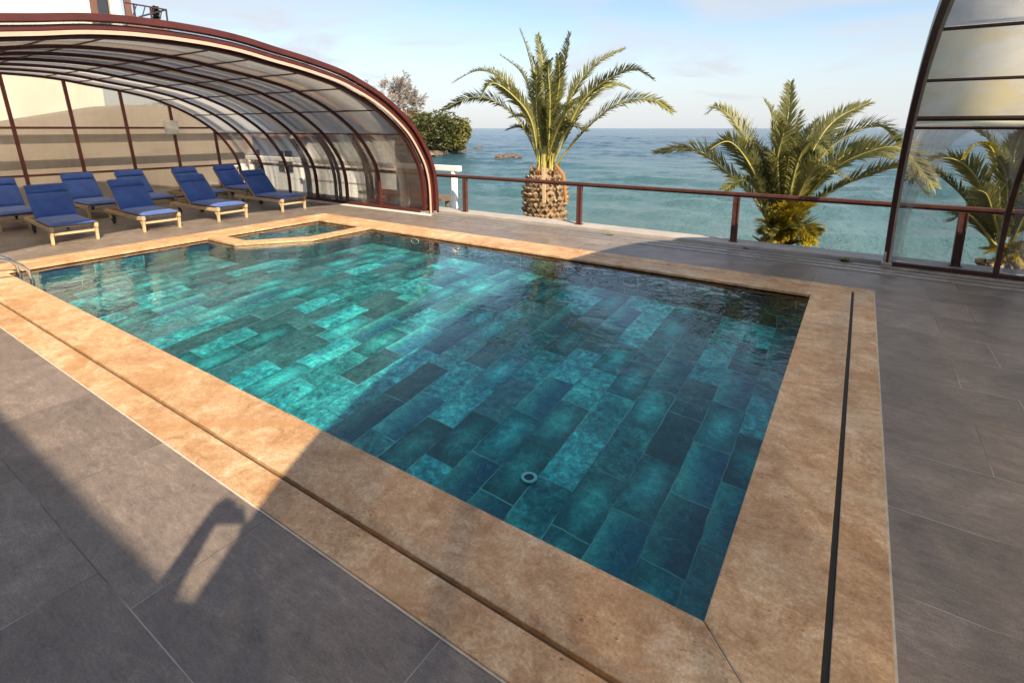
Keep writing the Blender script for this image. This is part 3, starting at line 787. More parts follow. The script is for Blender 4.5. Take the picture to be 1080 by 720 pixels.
# ------------------------------------------------------------------ loungers
def make_lounger():
    t = thing('sun_lounger', '', 'sun lounger')
    Wd, Lf, H = 0.66, 1.90, 0.285
    for sgn in (-1, 1):
        y = sgn * (Wd/2 - .025)
        m = MB(); m.box((-Lf/2, y, H - .035), (Lf, .035, .07)); m.build('side_rail', 'teak', t, bevel=.008)
        # front leg flares into the rail
        m = MB()
        pr = [(-.02, 0), (-.075, 0), (-.075, .11), (-.135, .205), (.0, .205), (-.02, .11)]
        b0 = len(m.v); nn = len(pr)
        for dy_ in (-.022, .022): m.v += [(x, y + dy_, z) for x, z in pr]
        m.f.append(tuple(range(nn))); m.f.append(tuple(range(nn, 2*nn))[::-1])
        for i in range(nn): j = (i+1) % nn; m.f.append((i, i + nn, j + nn, j))
        m.box((-.045, y, H - .02), (.09, .055, .075))
        m.build('front_leg', 'teak', t, bevel=.006)
        m = MB(); m.bar((-Lf + .22, y * .93, .09), (-Lf + .16, y * .93, H - .06), .035, .06); m.build('rear_leg', 'teak', t, bevel=.006)
        m = MB(); m.lathe([(0, -.018), (.075, -.018), (.088, -.01), (.088, .01), (.075, .018), (0, .018)], n=20)
        m.v = [(v[0] - Lf + .22, y * .80 + v[2], v[1] + .088) for v in m.v]
        wh = m.build('wheel', 'rubber', t, True)
    m = MB(); m.box((-.06, 0, .17), (.03, Wd - .10, .04)); m.build('front_crossbar', 'teak', t, bevel=.005)
    m = MB(); m.box((-Lf + .02, 0, H - .035), (.035, Wd - .09, .07)); m.build('rear_crossbar', 'teak', t, bevel=.006)
    m = MB()
    for k in range(9): m.box((-.10 - .115*k, 0, H - .012), (.07, Wd - .12, .018))
    m.build('seat_slats', 'teak', t)
    HX, ang = -1.08, R(47)
    ca, sa = math.cos(ang), math.sin(ang)
    def bk(u, v, yy): return (HX - u*ca + v*sa*1.0, yy, H + u*sa + v*ca)
    m = MB()
    for sgn in (-1, 1): m.bar(bk(0, 0, sgn*.28), bk(.74, 0, sgn*.28), .03, .045, (sa, 0, ca))
    for k in range(6): m.bar(bk(.06 + .125*k, .005, -.27), bk(.06 + .125*k, .005, .27), .07, .018, (sa, 0, ca))
    m.build('back_frame', 'teak', t)
    for sgn in (-1, 1):
        m = MB(); m.bar((HX - .35, sgn*.2, H - .05), bk(.42, -.02, sgn*.2), .03, .03); m.build('prop', 'teak', t)
    # cushions: rounded slabs on a small grid
    def slab(L, Wc, Th, sag, fn):
        m = MB(); nu, nv = 14, 10
        def P(i, j, top):
            u = i / nu; v = j / nv
            ex = min(u, 1-u) * L; ey = min(v, 1-v) * Wc
            rr = .035; k = 1.0
            e = min(ex, ey)
            if e < rr: k = math.sqrt(max(0, 1 - (1 - e/rr)**2))
            puff = .012 * math.sin(math.pi*v) * math.sin(math.pi*u)
            z = Th/2 + (k * Th/2 + puff if top else -k * Th/2)
            return fn(u * L, (v - .5) * Wc, z + sag * math.sin(math.pi*u))
        for top in (1, 0):
            b0 = len(m.v)
            for i in range(nu + 1):
                for j in range(nv + 1): m.v.append(P(i, j, top))
            for i in range(nu):
                for j in range(nv):
                    a = b0 + i*(nv+1) + j; q = (a, a+1, a+nv+2, a+nv+1); m.f.append(q if not top else q[::-1])
        return m
    slab(1.10, Wd - .04, .075, 0, lambda u, y, z: (.02 - u, y, H + z)).build('seat_cushion', 'blue_canvas', t, True)
    bc = slab(.56, Wd - .04, .075, 0, lambda u, y, z: bk(u + .03, z + .012, y)).build('back_cushion', 'blue_canvas', t, True)
    slab(.19, Wd - .05, .075, 0, lambda u, y, z: bk(u + .593, z + .014, y)).build('head_cushion', 'blue_canvas', t, True)
    return t
def dup(root):
    r = root.copy(); C.objects.link(r)
    for ch in root.children:
        c = ch.copy(); C.objects.link(c); c.parent = r
    return r
LG = [(-11.05, 3.10, -4, 'blue cushioned wooden sun lounger in the poolside row, nearest the pool ladder'),
      (-11.02, 4.44, -1, 'blue sun lounger in the poolside row, second from the pool ladder'),
      (-11.0, 5.80, 3, 'blue sun lounger in the poolside row, third from the pool ladder, beside the plunge tub'),
      (-11.1, 7.32, 3, 'blue sun lounger in the poolside row, nearest the sea side glazing'),
      (-13.35, 2.95, -2, 'blue sun lounger in the back row cut off by the left picture edge'),
      (-13.6, 4.42, -1, 'blue sun lounger in the back row, behind the poolside one nearest the ladder'),
      (-13.55, 5.50, 1, 'blue sun lounger in the back row, seen over the second poolside lounger'),
      (-13.5, 6.75, 1, 'blue sun lounger in the back row, mostly hidden by the third poolside lounger'),
      (-13.5, 7.82, 1, 'blue sun lounger in the back row in the corner by the sea side glazing')]
proto = make_lounger()
for i, (x, y, a, lab) in enumerate(LG):
    o = proto if i == 0 else dup(proto)
    o.location = (x, y, 0.0); o.rotation_euler.z = R(a); o['label'] = lab; o['group'] = 'blue sun loungers under the enclosure'

# ------------------------------------------------------------------ palms
def bez(P, n):
    P = catmull([Vector(p) for p in P], max(2, n // (len(P) - 1))); return P
def frond(paths, Yc, depth, name, matn, parent, leaf=0.42, twist=0.0, n_leaf=62, vee=0.45, seed=0, rach=0.022, bare=0.12):
    """paths: photograph points base to tip; depth: how far the tip stands in front of (-) or behind the trunk"""
    rnd = random.Random(seed)
    k = len(paths)
    pts = [at(px, py, Yc + depth * (i / (k - 1))) for i, (px, py) in enumerate(paths)]
    return frond3(pts, name, matn, parent, leaf, twist, n_leaf, vee, rnd, rach, bare)
def frond3(pts, name, matn, parent, leaf, twist, n_leaf, vee, rnd, rach, bare):
    c = bez(pts, 32); L = [0]
    for i in range(1, len(c)): L.append(L[-1] + (c[i] - c[i-1]).length)
    tot = L[-1]
    def ev(s):
        d = s * tot
        for i in range(1, len(c)):
            if L[i] >= d:
                f = (d - L[i-1]) / max(1e-6, L[i] - L[i-1]); return c[i-1].lerp(c[i], f), (c[i] - c[i-1]).normalized()
        return c[-1], (c[-1] - c[-2]).normalized()
    m = MB()
    up0 = Vector((0, 0, 1))
    view = Vector((-.5, .85, 0))
    nl = int(n_leaf * 2.3)
    ref = None
    for i in range(nl):
        s = bare + (1 - bare) * (i + .5) / nl
        p, t = ev(s)
        nrm = up0 - t * up0.dot(t)
        if nrm.length < .35:
            nrm = nrm + (view - t * view.dot(t)) * -.8
        nrm.normalize()
        if ref is not None and nrm.dot(ref) < 0: nrm = (nrm + ref * 1.2).normalized()
        ref = nrm
        q = Matrix.Rotation(twist + .25 * math.sin(s * 3), 3, t); nn = q @ nrm
        side = t.cross(nn).normalized()
        prof = (0.35 + 1.15 * (s - bare)) if s < .45 else 1.0
        if s > .55: prof = 1.0 - .72 * ((s - .55) / .45) ** 1.2
        prof = max(.15, min(1, prof))
        for sg in (-1, 1):
            if rnd.random() < .03: continue
            ll = leaf * prof * rnd.uniform(.85, 1.12)
            d = (t * rnd.uniform(.85, 1.35) + side * sg * rnd.uniform(.6, .88) + nn * (vee + rnd.uniform(-.25, .25))).normalized()
            wv = d.cross(nn).normalized() * 0.0118 * rnd.uniform(.8, 1.2)
            b0 = p + t * rnd.uniform(-.01, .01)
            dr = Vector((0, 0, -1)) * ll * rnd.uniform(.04, .30)
            mid = b0 + d * ll * .5; tip = b0 + d * ll + dr
            bq = len(m.v)
            m.v += [tuple(b0 + wv*.6), tuple(b0 - wv*.6), tuple(mid - wv + dr*.25), tuple(tip), tuple(mid + wv + dr*.25)]
            m.f.append((bq, bq+1, bq+2, bq+4)); m.f.append((bq+2, bq+3, bq+4))
    o = m.build(name, matn, parent)
    rr = MB(); kk = len(c)
    rr.tube(c, [rach * (1 - .85 * i / (kk - 1)) for i in range(kk)], 6)
    rr.build('rachis', 'rachis', o, True)
    return o
def trunk_mesh(X, Y, prof, z0, rows=15, seed=1):
    rnd = random.Random(seed)
    m = MB(); m.lathe([(r * .93, z) for r, z in prof], (X, Y, 0), 28)
    zt = prof[-1][1]
    def rad(z):
        for (r0, a), (r1, c) in zip(prof, prof[1:]):
            if a <= z <= c: return r0 + (r1 - r0) * (z - a) / (c - a)
        return prof[-1][0]
    for k in range(rows):
        z = z0 + (zt - z0) * k / rows
        r = rad(z); n = 17
        for j in range(n):
            th = 2 * math.pi * (j + .5 * (k % 2)) / n + rnd.uniform(-.05, .05)
            out = Vector((math.cos(th), math.sin(th), 0)); tn = Vector((-out.y, out.x, 0)); zz = Vector((0, 0, 1))
            c0 = Vector((X, Y, z)) + out * r * .90
            wd = math.pi * r / n * 1.05; hh = (zt - z0) / rows * .85
            hh *= rnd.uniform(.7, 1.25); wd *= rnd.uniform(.75, 1.15)
            pk = c0 + out * (.055 + rnd.uniform(0, .075)) + zz * hh * rnd.uniform(.3, .7)
            A = c0 - tn * wd; B = c0 - zz * hh * .7; D = c0 + tn * wd; E = c0 + zz * hh * .8
            pl = pk - tn * wd * .45; pr_ = pk + tn * wd * .45; pb = pk - zz * hh * .45
            b0 = len(m.v); m.v += [tuple(v) for v in (A, B, D, E, pl, pr_, pb)]
            for f in ((0, 1, 6, 4), (1, 2, 5, 6), (4, 6, 5), (3, 4, 5), (0, 4, 3), (2, 3, 5)): m.f.append(tuple(b0 + i for i in f))
    return m

# palm with the fat pineapple trunk
Y1 = 10.35
c1 = at(575, 180, Y1)
palm = thing('palm_tree', 'tallest palm with fat pineapple trunk behind the railing, left of the others', 'palm tree', (0, 0, 0), 0, 'palms on the shore')
trunk_mesh(c1.x, Y1, [(.36, -3.0), (.40, -1.0), (.43, -.35), (.47, 0.1), (.50, .40), (.47, .64), (.36, .86), (.16, 1.04)], -.75, 15, 3).build('trunk', 'palm_trunk', palm)
F1 = [([(570,176),(560,150),(545,125),(520,106),(493,104),(466,117)], -.5, .5, 62),
      ([(569,172),(553,117),(530,83),(503,75),(477,88)], .5, -.5, 62),
      ([(568,172),(560,127),(541,101),(519,88),(506,106)], -1.5, .6, 60),
      ([(573,170),(562,110),(550,77),(527,58)], .9, .3, 50),
      ([(573,172),(566,100),(557,56),(548,31)], .4, .7, 60),
      ([(576,172),(574,110),(572,65),(567,37)], 1.1, -.5, 56),
      ([(580,172),(588,105),(594,70),(601,36)], .2, -.8, 60),
      ([(578,172),(580,110),(578,72),(581,64)], -.9, .2, 46),
      ([(583,172),(602,105),(626,70),(658,52)], .7, .5, 60),
      ([(583,174),(612,110),(645,82),(668,73),(688,83)], -.4, -.6, 62),
      ([(583,172),(618,108),(645,90),(664,94)], 1.2, .5, 48),
      ([(585,176),(618,136),(652,110),(686,105),(709,118)], -.3, .55, 64),
      ([(574,172),(584,120),(590,85),(589,58)], -.5, -.4, 50),
      ([(575,174),(590,130),(605,110),(622,112)], -1.5, .2, 40),
      ([(572,172),(566,120),(566,80),(561,60)], -.6, -.7, 52)]
for i, (p, d, tw, n) in enumerate(F1):
    frond(p, Y1, d, 'frond', 'palm_leaf', palm, 0.40, tw, n, .42, 100 + i, .026, .16)
rnd = random.Random(15)
def extra_fronds(palm, cx, cy, Y, n, L, leaf, seed):
    rnd = random.Random(seed)
    for k in range(n):
        a = math.pi * (0.25 + .50 * (k + rnd.random()) / n); l = L * rnd.uniform(.62, .95)
        x1, y1 = cx + l*.45*math.cos(a)*.7, cy - l*.5*math.sin(a) - 8; x2, y2 = cx + l*math.cos(a), cy - l*math.sin(a)*.95 + rnd.uniform(0, 22)*abs(math.cos(a))
        frond([(cx + 4*math.cos(a), cy), (x1, y1), ((x1 + x2)/2, (y1 + y2)/2 - 6), (x2, y2)], Y, rnd.uniform(-.2, 1.4), 'frond', 'palm_leaf', palm, leaf, rnd.uniform(-.8, .8), 52, .42, seed * 40 + k, .02, .14)
extra_fronds(palm, 577, 172, Y1, 11, 92, .38, 7)
# dead leaf bases sticking up out of the trunk top, pale strip hanging in front
m = MB(); rnd = random.Random(5)
for k in range(30):
    a = rnd.uniform(0, 6.28); o = Vector((c1.x + .27*math.cos(a), Y1 + .27*math.sin(a), .84)); d = Vector((math.cos(a)*.35, math.sin(a)*.35, 1)).normalized()
    m.tube([o, o + d*.12, o + d*rnd.uniform(.16, .34)], [.03, .024, .006], 5)
m.build('leaf_stubs', 'palm_fibre', palm)
m = MB()
for k in range(46):
    a = rnd.uniform(0, 6.28); r0 = rnd.uniform(.05, .26); r1 = r0 * rnd.uniform(.55, 1.15)
    m.tube([(c1.x + r0*math.cos(a), Y1 + r0*math.sin(a), .76), (c1.x + r0*.75*math.cos(a), Y1 + r0*.75*math.sin(a), 1.0), (c1.x + r1*math.cos(a), Y1 + r1*math.sin(a), rnd.uniform(1.15, 1.55))], [.04, .026, .012], 5)
m.build('crown_heart', 'rachis', palm)
m = MB(); p0 = at(573, 176, Y1 - .50); p1 = at(574, 214, Y1 - .56)
m.bar(p0, p1, .075, .02, (0, -1, 0)); m.build('dead_strip', 'teak', palm)
m = MB(); p0 = at(586, 174, Y1 - .2); p1 = at(594, 184, Y1 - .35); p2 = at(597, 213, Y1 - .3)
m.tube([p0, p1, p2], [.03, .04, .03], 6); m.build('dead_frond', 'palm_leaf_brown', palm)

Y2 = 10.3
palm = thing('palm_tree', 'low bushy palm with yellow lower leaves, rising behind the middle of the railing', 'palm tree', (0, 0, 0), 0, 'palms on the shore')
c2 = at(822, 232, Y2)
trunk_mesh(c2.x, Y2, [(.22, -3.0), (.22, -1.0), (.24, -.5), (.22, -.15), (.14, .05)], -1.2, 9, 8).build('trunk', 'bark_brown', palm)
F2 = [([(812,240),(795,208),(765,180),(733,158),(691,161)], -.4, .5, 66),
      ([(815,230),(795,165),(773,127),(756,114),(747,119)], .6, -.5, 60),
      ([(815,232),(793,178),(770,150),(748,158)], -.9, .6, 54),
      ([(819,228),(816,160),(814,122),(806,106)], .5, .5, 54),
      ([(822,226),(828,150),(832,115),(834,88)], .8, -.5, 56),
      ([(824,226),(832,165),(843,119)], -.3, .7, 50),
      ([(826,226),(845,155),(864,126)], .6, -.6, 50),
      ([(828,228),(858,158),(882,126),(916,109)], .8, .5, 64),
      ([(830,228),(863,170),(896,142),(928,133),(948,150)], .1, -.6, 66),
      ([(828,226),(842,168),(857,148),(874,162)], -1.5, .3, 46),
      ([(832,230),(876,182),(918,160),(952,158),(984,196)], -.5, .55, 70),
      ([(834,232),(880,200),(920,184),(952,178),(978,206)], -.9, -.4, 70),
      ([(832,228),(880,172),(915,157),(940,165)], .5, .7, 60),
      ([(824,228),(820,170),(826,140),(822,125)], -.7, -.6, 48),
      ([(818,230),(803,170),(793,150),(775,148)], .9, .3, 50),
      ([(832,232),(850,190),(868,175),(890,188)], -1.4, -.4, 50),
      ([(812,236),(800,205),(785,190),(765,200)], -1.0, -.5, 46)]
for i, (p, d, tw, n) in enumerate(F2):
    frond(p, Y2, d, 'frond', 'palm_leaf', palm, 0.46, tw, n, .42, 200 + i, .024, .10)
extra_fronds(palm, 824, 230, Y2, 11, 95, .42, 9)
rnd = random.Random(77)
for k in range(44):
    a = rnd.uniform(-.5, 3.4); x = 822 + rnd.uniform(-10, 14)
    tx = x + rnd.uniform(-20, 34); ty = rnd.uniform(205, 258)
    p = [(x, 243), ((x + tx)/2, (243 + ty)/2 - 6), (tx, ty)]
    frond(p, Y2, rnd.uniform(-1.0, .2), 'yellow_frond', 'palm_leaf_yellow' if k % 3 else 'palm_leaf', palm, 0.30, rnd.uniform(-.6, .6), 22, .4, 300 + k, .012, .15)
m = MB()
for k in range(70):
    a = rnd.uniform(0, 6.28); z = rnd.uniform(-.85, -.05); o = Vector((c2.x + .22*math.cos(a), Y2 + .22*math.sin(a), z)); d = Vector((math.cos(a)*.8, math.sin(a)*.8, rnd.uniform(.1, .8))).normalized()
    m.tube([o, o + d*.12, o + d*rnd.uniform(.2, .32)], [.03, .026, .008], 5)
m.build('leaf_stubs', 'palm_leaf_brown', palm)

Y3 = 10.9
palm = thing('palm_tree', 'palm seen through the clear panels of the right enclosure', 'palm tree', (0, 0, 0), 0, 'palms on the shore')
c3 = at(1062, 266, Y3)
trunk_mesh(c3.x, Y3, [(.30, -3.0), (.34, -1.0), (.38, -.5), (.3, -.25), (.15, -.1)], -1.2, 9, 9).build('trunk', 'palm_trunk', palm)
F3 = [([(1054,258),(1040,211),(1024,180),(1002,167),(976,170)], -.4, .5, 64),
      ([(1048,262),(1024,217),(996,189),(974,178),(958,190)], -.9, -.5, 64),
      ([(1060,250),(1054,185),(1046,152),(1027,135)], .5, .6, 62),
      ([(1064,250),(1068,180),(1074,150),(1086,132)], .6, -.5, 60),
      ([(1066,250),(1085,185),(1110,150),(1140,140)], .4, .5, 60),
      ([(1068,254),(1100,210),(1135,190),(1165,205)], -.4, -.5, 60),
      ([(1056,256),(1046,222),(1040,205),(1030,200)], -1.3, .4, 44),
      ([(1060,252),(1062,205),(1060,180),(1052,165)], -.8, -.4, 50),
      ([(1066,256),(1082,222),(1096,205),(1112,210)], -1.4, .4, 48),
      ([(1052,262),(1036,240),(1020,226),(1004,232)], -.5, .3, 46)]
for i, (p, d, tw, n) in enumerate(F3):
    frond(p, Y3, d, 'frond', 'palm_leaf', palm, 0.42, tw, n, .42, 400 + i, .024, .10)
frond([(1056,250),(1049,165),(1030,152),(1016,168)], Y3, -1.0, 'yellow_frond', 'palm_leaf_yellow', palm, .16, .2, 40, .3, 450, .02, .3)
for k in range(10):
    x = 1062 + rnd.uniform(-10, 14); p = [(x, 280), (x + rnd.uniform(-6, 10), 265), (x + rnd.uniform(-30, 35), rnd.uniform(245, 285))]
    frond(p, Y3, rnd.uniform(-1.0, .2), 'yellow_frond', 'palm_leaf_yellow', palm, 0.22, rnd.uniform(-.6, .6), 26, .4, 460 + k, .014, .2)

# ------------------------------------------------------------------ headland, trees, rocks
def hill_mesh():
    # ridge running from behind the enclosure out to the point, tapering at its tip
    m = MB(); n = 60; k = 16
    A = Vector((-40, 16)); B = Vector((-92, 96))
    for i in range(n + 1):
        s = i / n
        c = A.lerp(B, s); d = (B - A).normalized(); nr = Vector((d.y, -d.x))      # towards the open sea
        hgt = (5.0 - 2.2 * s) * (1 - max(0, (s - .86) / .14) ** 2) + 1.2 * mnoise.noise((s * 6, 0, 0))
        for j in range(k + 1):
            v = j / k
            wdt = -60 + 68 * v
            top = hgt if v < .86 else hgt * max(0, 1 - ((v - .86) / .14)) ** .8
            p = c + nr * wdt
            jit = mnoise.noise((p.x * .35, p.y * .35, 1)) * 1.3
            m.v.append((p.x + jit, p.y + jit, SEA - .6 + max(0, top + .9) + (mnoise.noise((p.x*.5, p.y*.5, 5)) * .7 if v < .99 else 0)))
    for i in range(n):
        for j in range(k):
            a = i*(k+1) + j; m.f.append((a, a + 1, a + k + 2, a + k + 1))
    return m
struct(hill_mesh().build('headland', 'hill', smooth=True))

def leafy_tree(name, label, cat, base, height, radius, leafmat, n=2600, leaf=.34, seed=0, squash=.8, trunkm='bark_brown', clumps=26, group=None):
    t = thing(name, label, cat, base, 0, group); rnd = random.Random(seed)
    m = MB(); top = height * .55
    m.tube([(0, 0, -1.0), (.1, 0, top * .5), (.05, .1, top)], [radius * .09, radius * .07, radius * .04], 7)
    cl = []
    for k in range(clumps):
        a = rnd.uniform(0, 6.28); rr = radius * math.sqrt(rnd.random()) * .85; zz = height * (.06 + .84 * rnd.random())
        lim = math.sqrt(max(.05, 1 - ((zz - height*.55) / (height*.55)) ** 2)); rr *= lim
        c = Vector((rr*math.cos(a), rr*math.sin(a), zz)); cl.append((c, radius * rnd.uniform(.22, .40)))
        m.tube([(.05, .05, top * rnd.uniform(.3, .9)), c * .6 + Vector((0, 0, height*.15)), c], [radius*.03, radius*.02, radius*.008], 4, False)
    m.build('trunk', trunkm, t)
    m = MB()
    for i in range(n):
        c, r = cl[rnd.randrange(len(cl))]
        d = Vector((rnd.gauss(0, 1), rnd.gauss(0, 1), rnd.gauss(0, 1))).normalized() * r * rnd.uniform(.55, 1.08) ** .6
        d.z *= squash; p = c + d
        u = Vector((rnd.gauss(0, 1), rnd.gauss(0, 1), rnd.gauss(0, .6))).normalized(); v = u.cross(Vector((rnd.gauss(0, 1), rnd.gauss(0, 1), rnd.gauss(0, 1)))).normalized()
        s_ = leaf * rnd.uniform(.6, 1.2)
        m.quad(p - u*s_, p + v*s_*.45, p + u*s_, p - v*s_*.45)
    m.build('crown', leafmat, t)
    return t
def bare_tree(name, label, base, height, seed, depth=6, spread=.55, tw=.02, lean=(0, 0)):
    t = thing(name, label, 'tree', base); rnd = random.Random(seed); m = MB(); tws = MB()
    def grow(p, d, L, r, k):
        q = p + d * L * .5 + Vector((rnd.gauss(0, .05), rnd.gauss(0, .05), 0)) * L; e = q + (d + Vector((rnd.gauss(0, .15), rnd.gauss(0, .15), .08))).normalized() * L * .5
        (m if k > 2 else tws).tube([p, q, e], [r, r*.85, r*.7], 5 if k > 2 else 3, False)
        if k == 0: return
        nb = 3 if k > 2 else 5
        for _ in range(nb):
            a = rnd.uniform(0, 6.28); sp_ = rnd.uniform(.3, 1.0) * spread
            u = d.orthogonal().normalized(); v = d.cross(u)
            dd = (d + (u*math.cos(a) + v*math.sin(a)) * sp_ * 1.3).normalized()
            grow(e if rnd.random() < .6 else q, dd, L * rnd.uniform(.62, .84), max(tw, r * .62), k - 1)
    grow(Vector((0, 0, -.5)), Vector((lean[0], lean[1], 1)).normalized(), height * .27, height * .022, depth)
    m.build('trunk', 'bark_grey', t); tws.build('twigs', 'bark_grey', t)
    return t
D = 122.0
def gnd(px, d, z): p = far(px, 150, d); return (p.x, p.y, z)
def zpx(px, py, d): return far(px, py, d).z
spots = [(471, 118, -2.4, 122, 5.6, 'round green tree at the seaward tip of the headland'),
         (457, 112, -1.5, 118, 5.4, 'olive green tree just inland of the headland tip'),
         (483, 121, -2.8, 130, 3.4, 'small dark green tree hanging over the rocks at the headland tip'),
         (443, 120, -1.0, 124, 5.6, 'green tree beneath the bare grey tree on the headland')]
for i, (px_, d, z, top, rad, lab) in enumerate(spots):
    h = zpx(px_, top, d) - z
    leafy_tree('evergreen_tree', lab, 'tree', gnd(px_, d, z), h, rad, 'bush_leaf', 3200, .40, 40 + i, .8, 'bark_brown', 30, 'trees on the headland')
for i, (px_, d, z, top, rad, lab) in enumerate([(447, 116, -1.2, 119, 3.0, 'russet brown tree between the bare tree and the green trees'), (430, 117, -.8, 116, 3.6, 'dry brown leafed tree behind the enclosure arch on the headland')]):
    leafy_tree('dry_tree', lab, 'tree', gnd(px_, d, z), zpx(px_, top, d) - z, rad, 'dry_leaf', 1500, .36, 60 + i, .8, 'bark_grey', 22, 'dry trees on the headland')
d = 128; z0 = 0.5
bare_tree('bare_tree', 'large leafless grey tree on the headland behind the enclosure', gnd(414, d, z0), (zpx(414, 70, d) - z0) * 1.36, 8, 7, .86, .05)
d = 60; z0 = 2.0
bare_tree('bare_tree', 'leafless treetop just showing over the middle of the enclosure roof', gnd(300, d, z0), (zpx(300, 37, d) - z0), 9, 6, .7, .016)
# understory behind the clear side panels
for i, (px_, d, z, top, rad, lab) in enumerate([(300, 42, -3.0, 176, 3.0, 'green bush below the white beach house, seen through the glazing'), (335, 46, -3.0, 172, 3.0, 'green bush beyond the white fence, seen through the middle bays'), (375, 62, -2.6, 160, 4.5, 'green tree behind the clear glazing bays, inland of the headland'), (405, 80, -2.2, 148, 5.0, 'green tree seen through the front glazing bay')]):
    leafy_tree('shrub', lab, 'bush', gnd(px_, d, z), zpx(px_, top, d) - z, rad, 'bush_leaf', 1500, .22, 80 + i, .8, 'bark_brown', 20, 'bushes behind the enclosure')
# conifer tip above the roof
d = 46; p = far(170, 60, d); zt = far(170, 8, d).z
t = thing('conifer_tree', 'dark conifer tip above the enclosure roof beside the balcony', 'tree', (p.x, p.y, 0))
m = MB(); m.tube([(0, 0, -1), (0, 0, zt)], [.35, .02], 6); m.build('trunk', 'bark_brown', t)
m = MB(); rnd = random.Random(21)
for k in range(2600):
    h = 1.5 + (zt - 1.5) * (1 - rnd.random() ** 1.5 * 1.0); f = 1 - (h - 1.5) / (zt - 1.3)
    a = rnd.uniform(0, 6.28); r = (.05 + 2.3 * f) * rnd.uniform(.2, 1) * (.75 + .25*math.sin(h*7)); o = Vector((r*math.cos(a), r*math.sin(a), h - r*.25))
    u = Vector((math.cos(a), math.sin(a), rnd.uniform(-.5, .3))).normalized() * .22; v = Vector((-math.sin(a), math.cos(a), rnd.uniform(-.3, .3))) * .09
    m.quad(o - u, o + v, o + u, o - v)
m.build('crown', 'conifer_leaf', t)

def rock(px, py, sx, sy, sz, seed, label, group='rocks in the sea'):
    r = ray(px, py); p = Vector((0, 0, EYE)) + r * ((SEA - EYE) / r.z)
    bm = bmesh.new(); bmesh.ops.create_icosphere(bm, subdivisions=3, radius=1)
    for v in bm.verts:
        k = 1 + .45 * mnoise.noise(v.co * 1.3 + Vector((seed, 0, 0))) + .2 * mnoise.noise(v.co * 3.1 + Vector((0, seed, 0)))
        v.co = Vector((v.co.x * sx * k, v.co.y * sy * k, v.co.z * sz * k))
    me = bpy.data.meshes.new('sea_rock'); bm.to_mesh(me); bm.free(); me.materials.append(MAT['rock'])
    o = bpy.data.objects.new('sea_rock', me); C.objects.link(o); o.location = (p.x, p.y, SEA + sz * .15); tag(o, label, 'rock', group)
rock(504.5, 157, 1.3, 1.3, 0.56, 3, 'lone rock in the sea between the headland and the tall palm')
rock(527, 167.2, .9, .9, 0.59, 7, 'small rock at the left end of the rock row in the sea')
rock(535, 166.6, 1.0, 1.0, 0.68, 11, 'rock left of centre in the row of sea rocks')
rock(540.5, 166.4, .9, .9, 0.68, 15, 'rock right of centre in the row of sea rocks')
rock(545.5, 167, .8, .8, 0.5, 19, 'rock at the right end of the row, nearest the tall palm')
for i, px_ in enumerate((446, 453, 460, 467, 473, 479, 484, 488)):
    rock(px_, 165.5 - i * .9, 1.5, 1.4, .9 - .05*i, 31 + i, 'brown boulder at the waterline along the foot of the headland', 'boulders along the headland shore')

# ------------------------------------------------------------------ things beyond the glazing
wf = thing('white_fence', 'white metal beam on posts beyond the railing, left of the tall palm', 'fence', (0, 9.5, 0))
m = MB(); m.box((-12.3, 0, .985), (9.0, .16, .135)); m.build('beam', 'white_paint', wf, bevel=.02)
for x in (-7.98, -10.9, -13.9, -16.6):
    m = MB(); m.tube([(x, 0, -2.8), (x, 0, .93)], .075, 14); m.build('post', 'white_paint', wf, True)
m = MB(); m.box((-13.5, .0, .42), (5.0, .05, .05)); m.build('lower_bar', 'white_paint', wf)
jt = thing('jetty', 'small brown wooden jetty over the water beside the white post', 'jetty')
p = at(468, 209, 17.0)
m = MB(); m.box((p.x - 2.2, 17, p.z), (5.2, 1.2, .14)); m.build('planking', 'bark_brown', jt)
for dx_ in (-3.4, -1.0, .2):
    m = MB(); m.tube([(p.x + dx_, 17, SEA - .5), (p.x + dx_, 17, p.z)], .09, 8); m.build('pile', 'bark_brown', jt)
# low white beach house
bh = thing('beach_house', 'low white house with brown roof edge seen through the side glazing', 'house', (-30, 19.5, 0))
m = MB(); m.box((0, 0, -.3), (13, 6, 3.6)); m.build('wall', 'white_paint', bh)
m = MB(); m.box((0, -.2, 1.62), (13.8, 7.0, .22)); m.build('roof', 'fascia', bh)
for k in range(4):
    m = MB(); m.box((-4.5 + 3*k, -3.02, .2), (1.2, .06, 1.1)); wdo = m.build('window', 'window_dark', bh)
    m = MB(); m.box((-4.5 + 3*k, -3.05, .2), (.05, .05, 1.1)); m.build('frame', 'white_paint', wdo)
ac = thing('air_conditioner', 'white outdoor air conditioner with dark fan behind the glazing by the end wall', 'air conditioner', (-17.2, 9.2, 0))
m = MB(); m.box((0, 0, .45), (.35, .85, .62)); m.build('casing', 'white_paint', ac, bevel=.02)
m = MB(); m.lathe([(0, 0), (.24, 0)], n=24); m.v = [(.18, v[1], .45 + v[0]) for v in m.v]; g_ = m.build('fan_opening', 'window_dark', ac)
m = MB()
for k in range(6): m.bar((.185, -.24*math.cos(k*.52), .45 - .24*math.sin(k*.52)), (.185, .24*math.cos(k*.52), .45 + .24*math.sin(k*.52)), .012, .012)
m.build('grille', 'white_paint', g_)
m = MB(); m.box((0, -.3, .07), (.4, .05, .14)); m.box((0, .3, .07), (.4, .05, .14)); m.build('stand', 'dark_brown_metal', ac)

